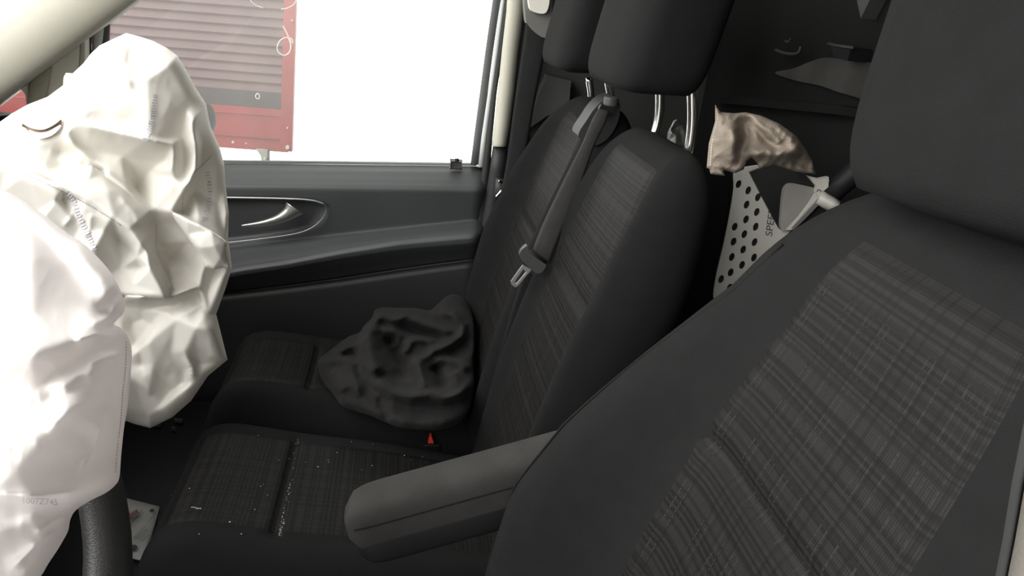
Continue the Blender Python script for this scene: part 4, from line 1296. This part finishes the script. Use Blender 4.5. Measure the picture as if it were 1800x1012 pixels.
sh_q = [(206, 871), (281, 890), (254, 985), (196, 972)]
SZ = 0.205
bm = bmesh.new()
G = []
for j in range(9):
    r = []
    for i in range(9):
        s_, t = i / 8, j / 8
        a = np.array(sh_q[0]) * (1 - s_) * (1 - t) + np.array(sh_q[1]) * s_ * (1 - t) + np.array(sh_q[2]) * s_ * t + np.array(sh_q[3]) * (1 - s_) * t
        r.append(PZ(a[0], a[1], SZ + 0.006 * math.sin(3 * s_) * math.sin(2 * t)))
    G.append(r)
sheet = obj('printed_sheet', grid_bm(G), M['paper'], recalc=False)
tag(sheet, 'pale grey printed sheet lying in the dark footwell beside the steering wheel', 'paper')
sdm = sheet.modifiers.new('solid', 'SOLIDIFY'); sdm.thickness = 0.002


def sheet_bar(a, b, w, mat, nm):
    d = np.array([b[0] - a[0], b[1] - a[1]], float); n_ = np.array([-d[1], d[0]]) / np.hypot(*d) * w / 2
    q = [np.array(a) - n_, np.array(b) - n_, np.array(b) + n_, np.array(a) + n_]
    bm = bmesh.new(); bm.faces.new([bm.verts.new(PZ(x, y, SZ + 0.011)) for x, y in q])
    return obj(nm, bm, mat, sheet, smooth=False, recalc=False)


for a, b, w in (((228, 916), (250, 897), 2), ((229, 924), (252, 900), 1.2), ((234, 946), (255, 925), 1.6), ((238, 947), (258, 929), 1.2), ((243, 949), (262, 931), 1.4), ((250, 951), (262, 939), 1.2), ((260, 917), (270, 906), 1.2)):
    sheet_bar(a, b, w, M['printgrey'], 'print_line')
sheet_bar((226, 908), (243, 898), 8, M['printred'], 'print_block')
for (a, b, rx, ry) in ((267, 897, 4.5, 3.2), (235, 962, 6.5, 5)):
    bm = bmesh.new(); bm.faces.new([bm.verts.new(PZ(x, y, SZ + 0.011)) for x, y in ell(a, b, rx, ry, 18, -0.3)])
    obj('print_roundel', bm, M['printing'], sheet, smooth=False, recalc=False)

# ---- black garment on the outer cushion
JB = 1.31
o3 = [(559, 639), (565, 627), (578, 617), (596, 603), (614, 591), (632, 584), (640, 572), (654, 558), (659, 545), (674, 540), (700, 541), (728, 541), (755, 545), (772, 532), (784, 521), (798, 517), (812, 522), (824, 536), (832, 560), (834, 600), (832, 640), (834, 672), (830, 698), (824, 724), (802, 746), (764, 756), (724, 754), (698, 750), (674, 740), (652, 731), (627, 723), (602, 714), (586, 694), (566, 668)]
c3 = [(562, 640, 1.29), (568, 665, 1.245), (586, 694, 1.18), (602, 716, 1.135), (652, 732, 1.095), (700, 757, 1.055), (760, 772, 1.04), (822, 738, 1.09), (590, 620, JB + .03), (600, 670, 1.20), (640, 700, 1.14), (700, 725, 1.09), (780, 735, 1.075), (830, 640, 1.27), (830, 560, JB + .10), (800, 525, JB + .14), (700, 545, JB + .10), (650, 560, JB + .07),
      (700, 620, JB - .03), (740, 590, JB + .04), (640, 640, JB - .06), (760, 640, JB - .05), (700, 690, 1.15), (760, 700, 1.13)]
cr3 = [([(650, 562), (646, 590), (650, 620), (660, 650), (668, 664)], 0.052, 19, 'g'),
       ([(640, 590), (634, 625), (642, 655)], 0.012, 6, 'g'),
       ([(682, 588), (694, 612), (704, 642), (712, 672)], -0.050, 17, 'g'),
       ([(652, 566), (672, 556), (690, 562), (712, 560)], 0.024, 8, 'g'),
       ([(668, 578), (690, 582), (700, 592), (696, 606), (684, 610)], 0.022, 8, 'g'),
       ([(690, 550), (720, 560), (752, 572), (790, 583), (806, 582)], 0.030, 9, 'g'), ([(700, 572), (740, 584), (780, 594)], -0.022, 9, 'g'),
       ([(770, 548), (796, 552), (814, 572), (812, 590), (790, 606), (764, 616), (748, 626), (738, 630)], 0.034, 8, 'g'),
       ([(786, 622), (812, 612), (828, 600)], -0.016, 14, 'g'),
       ([(734, 626), (738, 648), (744, 672), (752, 686)], 0.036, 9, 'g'),
       ([(722, 597), (718, 612), (706, 622)], 0.024, 7, 'g'), ([(720, 598), (745, 598), (768, 600)], 0.020, 6, 'g'),
       ([(764, 640), (772, 664), (778, 686)], -0.046, 12, 'g'), ([(760, 630), (784, 632), (806, 638), (828, 650)], 0.022, 7, 'g'),
       ([(796, 652), (802, 668), (800, 682)], 0.026, 13, 'g'),
       ([(566, 640), (586, 632), (606, 636), (618, 652), (626, 678), (634, 700)], 0.034, 12, 'g'), ([(588, 646), (598, 668), (608, 690)], 0.020, 14, 'g'),
       ([(626, 640), (628, 655), (634, 668)], -0.020, 6, 'g'),
       ([(640, 664), (666, 674), (690, 690), (722, 697), (756, 692), (780, 700), (806, 692), (832, 670)], 0.042, 11, 'g'),
       ([(690, 716), (740, 722), (800, 712)], -0.016, 13, 'g'), ([(664, 696), (676, 720), (682, 742)], -0.010, 9, 'g'),
       ([(585, 622), (610, 610), (636, 602)], 0.014, 8, 'g'), ([(600, 626), (620, 622), (634, 628)], -0.022, 8, 'g')]
cr3 = [(p_, a_ * 1.0, w_ * 0.88, k_) for p_, a_, w_, k_ in cr3]
jk = Cloth(o3, c3, (), cr3, step=2.4, soft=4.0, bulge=0.03, brad=20, back=0.05, noise=((0.003, 26),), seed=9)
jo = jk.build('fleece_jacket', M['jacket'])
tag(jo, 'black fleece garment heaped on the outer passenger cushion', 'jacket')

# ---- seat belts
def ribbon(name, edges_l, edges_r, Yf, mat, parent=None, n=6):
    a = smooth_poly([(x, y) for x, y in edges_l], n); b = smooth_poly([(x, y) for x, y in edges_r], n)
    G = []
    for i, (p, q) in enumerate(zip(a, b)):
        f = i / (len(a) - 1)
        G.append([P(*(np.array(p) * (1 - t) + np.array(q) * t), Yf(f) - 0.002 * math.sin(PI * t)) for t in np.linspace(0, 1, 7)])
    o = obj(name, grid_bm(G), mat, parent)
    m_ = o.modifiers.new('solid', 'SOLIDIFY'); m_.thickness = 0.0016
    return o


sb = thing('seat_belt', 'grey seat belt with bright metal tongue hanging across the middle backrest', 'seat belt', P(985, 340, 1.16))
ribbon('webbing', [(1052, 192), (1040, 212), (1022, 254), (985, 328), (952, 398), (936, 440)], [(1070, 196), (1063, 217), (1042, 262), (1016, 340), (985, 412), (966, 462)], lambda f: 1.168 - 0.055 * f, M['webbing'], sb)
ton = obj('tongue_cover', plate_bm(smooth_poly([(927, 432), (916, 441), (914, 452), (928, 468), (942, 480), (952, 479), (958, 471), (960, 461), (952, 458), (938, 449), (930, 441)], 4, True), 1.098, 0.012), M['plastic_gr'], sb, smooth=False)
bv = ton.modifiers.new('bevel', 'BEVEL'); bv.width = 0.003; bv.segments = 3; bv.limit_method = 'ANGLE'; bv.angle_limit = math.radians(50)
obj('tongue_plate', plate_bm([(919, 466), (898, 495), (899, 500), (906, 505), (910, 503), (934, 474)], 1.104, 0.004, holes=[[(920, 473), (904.5, 495), (908, 499), (926, 478)]]), M['steel'], ton, smooth=False)
obj('tongue_bar', tube_bm([P(930, 441, 1.10), P(944, 451, 1.10), P(960, 462, 1.10)], 0.003, 8), M['plastic_dk'], ton)
ribbon('lap_webbing', [(922, 474), (900, 540), (872, 640), (846, 740), (836, 790)], [(958, 478), (938, 540), (908, 640), (880, 740), (866, 800)], lambda f: 1.150 + 0.02 * f, M['plastic_dk'], sb)

sb2 = thing('seat_belt', 'dark grey outer seat belt running down the inside of the cream pillar cover', 'seat belt', P(925, 150, 1.56))
ribbon('webbing', [(924, 40), (921, 66), (913, 120), (903, 190), (894, 260), (884, 320), (872, 370)], [(965, 40), (962, 72), (950, 130), (938, 190), (926, 260), (914, 320), (900, 380)], lambda f: 1.545 + 0.01 * f, M['webbing_dk'], sb2)
obj('upper_anchor', plate_bm(smooth_poly([(926, -20), (924, 30), (930, 46), (944, 60), (956, 66), (966, 60), (968, -20)], 4, True), 1.54, 0.03), M['headliner'], sb2, smooth=False)
obj('anchor_cover', plate_bm(smooth_poly([(932, -10), (930, 8), (936, 20), (960, 22), (964, -10)], 4, True), 1.525, 0.02), M['cream_lt'], sb2, smooth=False)
obj('belt_reel_cover', plate_bm([(962, 132), (1004, 142), (1000, 188), (960, 205), (930, 226), (945, 170)], 1.60, 0.04), M['greytrim'], sb2, smooth=False)

# ---- padel racket behind the seats
RYf = lambda a, b: 0.965 - (a - 1265) * 0.00052 + (b - 400) * 0.00002
rk = thing('padel_racket', 'white perforated padel racket with black heart wedged behind the seats', 'racket', P(1340, 400, 0.93))
head = smooth_poly([(1292, 300), (1320, 292), (1350, 290), (1400, 300), (1430, 312), (1456, 313), (1457, 334), (1440, 352), (1410, 385), (1388, 408), (1372, 440), (1345, 500), (1310, 540), (1280, 550), (1256, 530), (1258, 490), (1272, 430), (1284, 370), (1290, 330)], 4, True)
holes = []
for (x, y) in ((1299, 324), (1316, 335), (1333, 347), (1313, 360), (1331, 373), (1312, 386), (1329, 399), (1292, 399), (1309, 412), (1327, 426), (1290, 425), (1307, 439), (1326, 453), (1287, 452), (1305, 466), (1285, 479), (1268, 491), (1267, 465), (1270, 438), (1303, 493), (1273, 411), (1283, 506), (1300, 520), (1320, 480), (1276, 385)):
    holes.append(ell(x, y, 4.8, 7.4, 16, 0.35))
holes = [h for h in holes if all(bool(in_poly(np.array([a]), np.array([b]), head)[0]) for a, b in h)]
face = obj('face', plate_bm(head, RYf, 0.003, holes=holes), M['racket'], rk, smooth=False)
bvm = face.modifiers.new('bevel', 'BEVEL'); bvm.width = 0.0008; bvm.segments = 2; bvm.limit_method = 'ANGLE'; bvm.angle_limit = math.radians(60)
obj('core', plate_bm([(1294, 310), (1340, 300), (1345, 420), (1300, 525), (1266, 530), (1276, 440), (1290, 370)], lambda a, b: RYf(a, b) + 0.004, 0.022), M['black'], face, smooth=False)
obj('heart', plate_bm([(1318, 303), (1336, 296), (1364, 290), (1400, 300), (1428, 312), (1436, 330), (1424, 352), (1398, 384), (1376, 404), (1370, 402), (1345, 356)], lambda a, b: RYf(a, b) - 0.004, 0.004), M['black'], rk, smooth=False)
hb = obj('heart_panel', plate_bm(smooth_poly([(1373, 402), (1374, 370), (1377, 340), (1381, 329), (1390, 323), (1408, 325), (1437, 333), (1434, 344), (1420, 366), (1400, 392), (1386, 404)], 4, True), lambda a, b: RYf(a, b) - 0.010, 0.006), M['racket_gr'], rk, smooth=False)
bvm = hb.modifiers.new('bevel', 'BEVEL'); bvm.width = 0.003; bvm.segments = 3; bvm.limit_method = 'ANGLE'; bvm.angle_limit = math.radians(60)
obj('throat_bar', plate_bm([(1437, 334), (1444, 346), (1418, 374), (1392, 404), (1383, 404), (1402, 384), (1422, 358)], lambda a, b: RYf(a, b) - 0.012, 0.006), M['racket'], rk, smooth=False)
obj('throat_gap', plate_bm([(1444, 346), (1468, 366), (1440, 384), (1392, 408), (1420, 376)], lambda a, b: RYf(a, b) - 0.008, 0.006), M['black'], rk, smooth=False)
obj('throat_edge', plate_bm([(1440, 349), (1446, 353), (1412, 388), (1395, 404), (1392, 402), (1412, 380)], lambda a, b: RYf(a, b) - 0.014, 0.004), M['satin'], rk, smooth=False)
obj('frame_shoulder', plate_bm([(1420, 309), (1440, 314), (1457, 311), (1456, 334), (1442, 352), (1434, 338), (1436, 328)], lambda a, b: RYf(a, b) - 0.014, 0.006), M['racket'], rk, smooth=False)
band = []
for px_, py_, w in ((1440, 346, 13), (1450, 352, 14), (1462, 359, 14), (1474, 362, 9)):
    band.append([P(px_ + 0.5 * w * math.cos(a) * 0.9, py_ + 0.95 * w * math.cos(a) * -0.9, RYf(px_, py_) - 0.02 - 0.012 * math.sin(a)) for a in np.linspace(0, 2 * PI, 16, endpoint=False)])
obj('handle_band', loft_bm(band), M['racket'], rk)
obj('grip', tube_bm([P(1458, 346, 0.855), P(1480, 322, 0.85), P(1502, 304, 0.845), P(1530, 284, 0.84)], [0.013, 0.015, 0.016, 0.016], 14), M['plastic_dk'], rk)
lettering('lettering', 'SPEED', (1357, 416), (2.4, -19.5), (-17.0, -3.2), lambda a, b: P(a, b, RYf(a, b) - 0.0012), M['printing'], face)
obj('printed_mark', tube_bm([P(a, b, RYf(a, b) - 0.0145) for a, b in ((1436, 337), (1438, 333), (1442, 334), (1443, 337))], 0.0006, 6), M['printing'], rk)

# ---- tan canvas cloth draped over the racket
TB = 1.03
tyf = lambda a: 0.862 - (a - 1250) * 0.00010
o4 = [(1257, 184), (1267, 197), (1292, 199), (1310, 197), (1338, 203), (1370, 217), (1399, 238), (1417, 263), (1429, 284), (1433, 306), (1399, 302), (1363, 291), (1335, 297), (1331, 287), (1322, 277), (1313, 283), (1307, 298), (1293, 304), (1272, 299), (1274, 309), (1249, 306), (1247, 297), (1242, 295), (1246, 252), (1257, 213)]
c4 = [(x, y, tyf(x)) for x, y in ((1250, 200), (1250, 300), (1430, 300), (1430, 200))] + [(1290, 240, tyf(1290) - .03), (1330, 240, tyf(1330) - .015), (1380, 260, tyf(1380) - .02), (1340, 280, tyf(1340) - .02)]
cr4 = [([(1284, 215), (1290, 250), (1298, 290)], 0.022, 14, 'g'), ([(1305, 205), (1312, 240), (1300, 270), (1302, 292)], -0.022, 10, 'g'), ([(1316, 275), (1335, 268), (1370, 270), (1410, 270)], 0.02, 12, 'g'),
       ([(1322, 280), (1330, 292)], -0.015, 5, 'g'), ([(1320, 210), (1350, 230), (1375, 255)], 0.012, 7, 'g'), ([(1310, 200), (1345, 245), (1370, 262)], -0.012, 6, 'g'), ([(1385, 270), (1410, 285), (1430, 296)], -0.012, 8, 'g'), ([(1350, 212), (1385, 240), (1410, 270)], 0.012, 9, 'g')]
cl = Cloth(o4, c4, (), cr4, step=2.4, soft=2.0, bulge=0.012, brad=10, back=0.012, noise=((0.0025, 18),), smooth=False, seed=6)
co_ = cl.build('canvas_cloth', M['tan'])
tag(co_, 'tan canvas cloth draped over the top of the perforated racket', 'cloth')
cl.strip('hem', [(1262, 205), (1252, 250), (1249, 292)], 1.6, M['stitch'], co_, 0.001, (3, 2))
cl.strip('hem', [(1250, 292), (1272, 297), (1292, 301), (1305, 294), (1312, 281), (1322, 275), (1332, 284)], 1.8, M['tan'], co_, 0.002)

# ---- grey crumpled bag seen between the headrest posts
o5 = [(1184, 212), (1190, 209), (1198, 216), (1206, 230), (1208, 262), (1212, 310), (1170, 310), (1170, 262), (1174, 232)]
c5 = [(1185, 225, 1.12), (1200, 250, 1.12), (1178, 258, 1.10), (1190, 240, 1.09), (1195, 222, 1.12)]
f5 = [[(1175, 250, 1.10), (1188, 253, 1.075), (1206, 256, 1.10)], [(1188, 214, 1.10), (1180, 232, 1.09), (1176, 246, 1.10)]]
bg = Cloth(o5, c5, f5, (), step=1.6, soft=0.6, bulge=0.008, brad=8, back=0.02, noise=((0.002, 9),), smooth=False, seed=3)
bgo = bg.build('plastic_bag', M['bag_grey'])
tag(bgo, 'small grey crumpled plastic bag peeking between the middle headrest posts', 'bag')

# ---- crumbs of glass and plaster strewn on the cushions
def on_cushion(px, py, mid=True):
    Y = 1.0
    Yc, hw, f = (MID_Y - 0.01, 0.180, top_m) if mid else (OUT_Y, 0.17, top_o)
    for _ in range(25):
        p = P(px, py, Y)
        u = (p[1] - Yc) / hw
        z = f(max(-0.98, min(0.98, u)), p[0]) + H + 0.004
        d = ray(px, py); k = (z - H) / d[2]
        Y = 0.5 * Y + 0.5 * d[1] * k
    return P(px, py, Y)


bm = bmesh.new()


def crumb(px, py, r, mid=True, lx=1.0):
    p = Vector(on_cushion(px, py, mid))
    g = bmesh.ops.create_icosphere(bm, subdivisions=1, radius=r * 0.72)
    rot = random.random() * 3
    for v in g['verts']:
        q = Vector((v.co.x * lx, v.co.y * random.uniform(0.6, 1.1), v.co.z * 0.6)) * random.uniform(0.8, 1.2)
        v.co = Vector((q.x * math.cos(rot * (lx == 1)) - q.y * math.sin(rot * (lx == 1)), q.x * math.sin(rot * (lx == 1)) + q.y * math.cos(rot * (lx == 1)), q.z)) + p


for px, py, r in ((454, 765, .0013), (516, 796, .0014), (508, 806, .001), (559, 820, .0018), (592, 795, .0014), (578, 812, .0012), (577, 808, .001), (654, 818, .0016), (711, 800, .0014), (722, 808, .001), (743, 802, .0010), (790, 817, .0014), (833, 808, .0016), (333, 858, .0014), (458, 854, .0013), (404, 917, .0018), (448, 895, .0013), (424, 938, .0014), (350, 938, .0012), (490, 808, .0012), (636, 825, .0008), (618, 776, .0009), (655, 780, .0008), (537, 812, .0009), (470, 870, .001), (463, 851, .0008), (300, 870, .0008)):
    crumb(px, py, r)
for k in range(7):
    crumb(337 + 2.6 * k, 891 + 0.5 * k + random.uniform(-.8, .8), 0.0014)
for px, py, r in ((398, 724, .0013), (484, 723, .0014), (486, 721, .0014), (488, 720, .0012), (678, 750, .0009), (640, 746, .0008)):
    crumb(px, py, r, True)
for k in range(190):                                           # powder in the stitched crease
    t = random.random()
    dense = 1 if 0.35 < t < 0.62 or t > 0.8 else 0.45
    if random.random() > dense:
        continue
    crumb(522 - 32 * t ** 1.0 + abs(random.gauss(0, 3.0)) - 1, 772 + 170 * t, random.uniform(0.0004, 0.0011))
cb = obj('crumbs', bm, M['crumb'], smooth=False)
cb['kind'] = 'stuff'; tag(cb, 'pale crumbs and powder strewn over the middle seat cushion', 'crumbs')

LOBE = 7.0
# ================================================================== light: an overcast bright yard outside
w = bpy.data.worlds.new('world'); sc.world = w; w.use_nodes = True
nt = w.node_tree; bgd = nt.nodes['Background']
tc = N(nt, 'ShaderNodeTexCoord'); sp = N(nt, 'ShaderNodeSeparateXYZ'); L(nt, tc.outputs['Generated'], sp.inputs[0])
# brighter sky ahead of the windscreen, dimmer behind the open driver door
mr = N(nt, 'ShaderNodeMapRange'); mr.inputs['From Min'].default_value = -1; mr.inputs['From Max'].default_value = 0.5
mr.inputs['To Min'].default_value = 8.0; mr.inputs['To Max'].default_value = 1.3
L(nt, sp.outputs[0], mr.inputs['Value'])
my = N(nt, 'ShaderNodeMapRange'); my.inputs['From Min'].default_value = -0.9; my.inputs['From Max'].default_value = 0.1
my.inputs['To Min'].default_value = 0.14; my.inputs['To Max'].default_value = 1.0
L(nt, sp.outputs[1], my.inputs['Value'])
# sky lobe added high on the driver side to brighten the near airbag
dp_ = N(nt, 'ShaderNodeVectorMath', operation='DOT_PRODUCT'); L(nt, tc.outputs['Generated'], dp_.inputs[0])
dp_.inputs[1].default_value = Vector((-0.55, -0.62, 0.56)).normalized()
lobe = mathn(nt, 'MULTIPLY', mathn(nt, 'POWER', mathn(nt, 'MAXIMUM', dp_.outputs['Value'], 0.0), 8.0), LOBE)
L(nt, mathn(nt, 'ADD', mathn(nt, 'MULTIPLY', mr.outputs[0], my.outputs[0]), lobe), bgd.inputs['Strength'])
bgd.inputs['Color'].default_value = (1.0, 0.985, 0.95, 1)
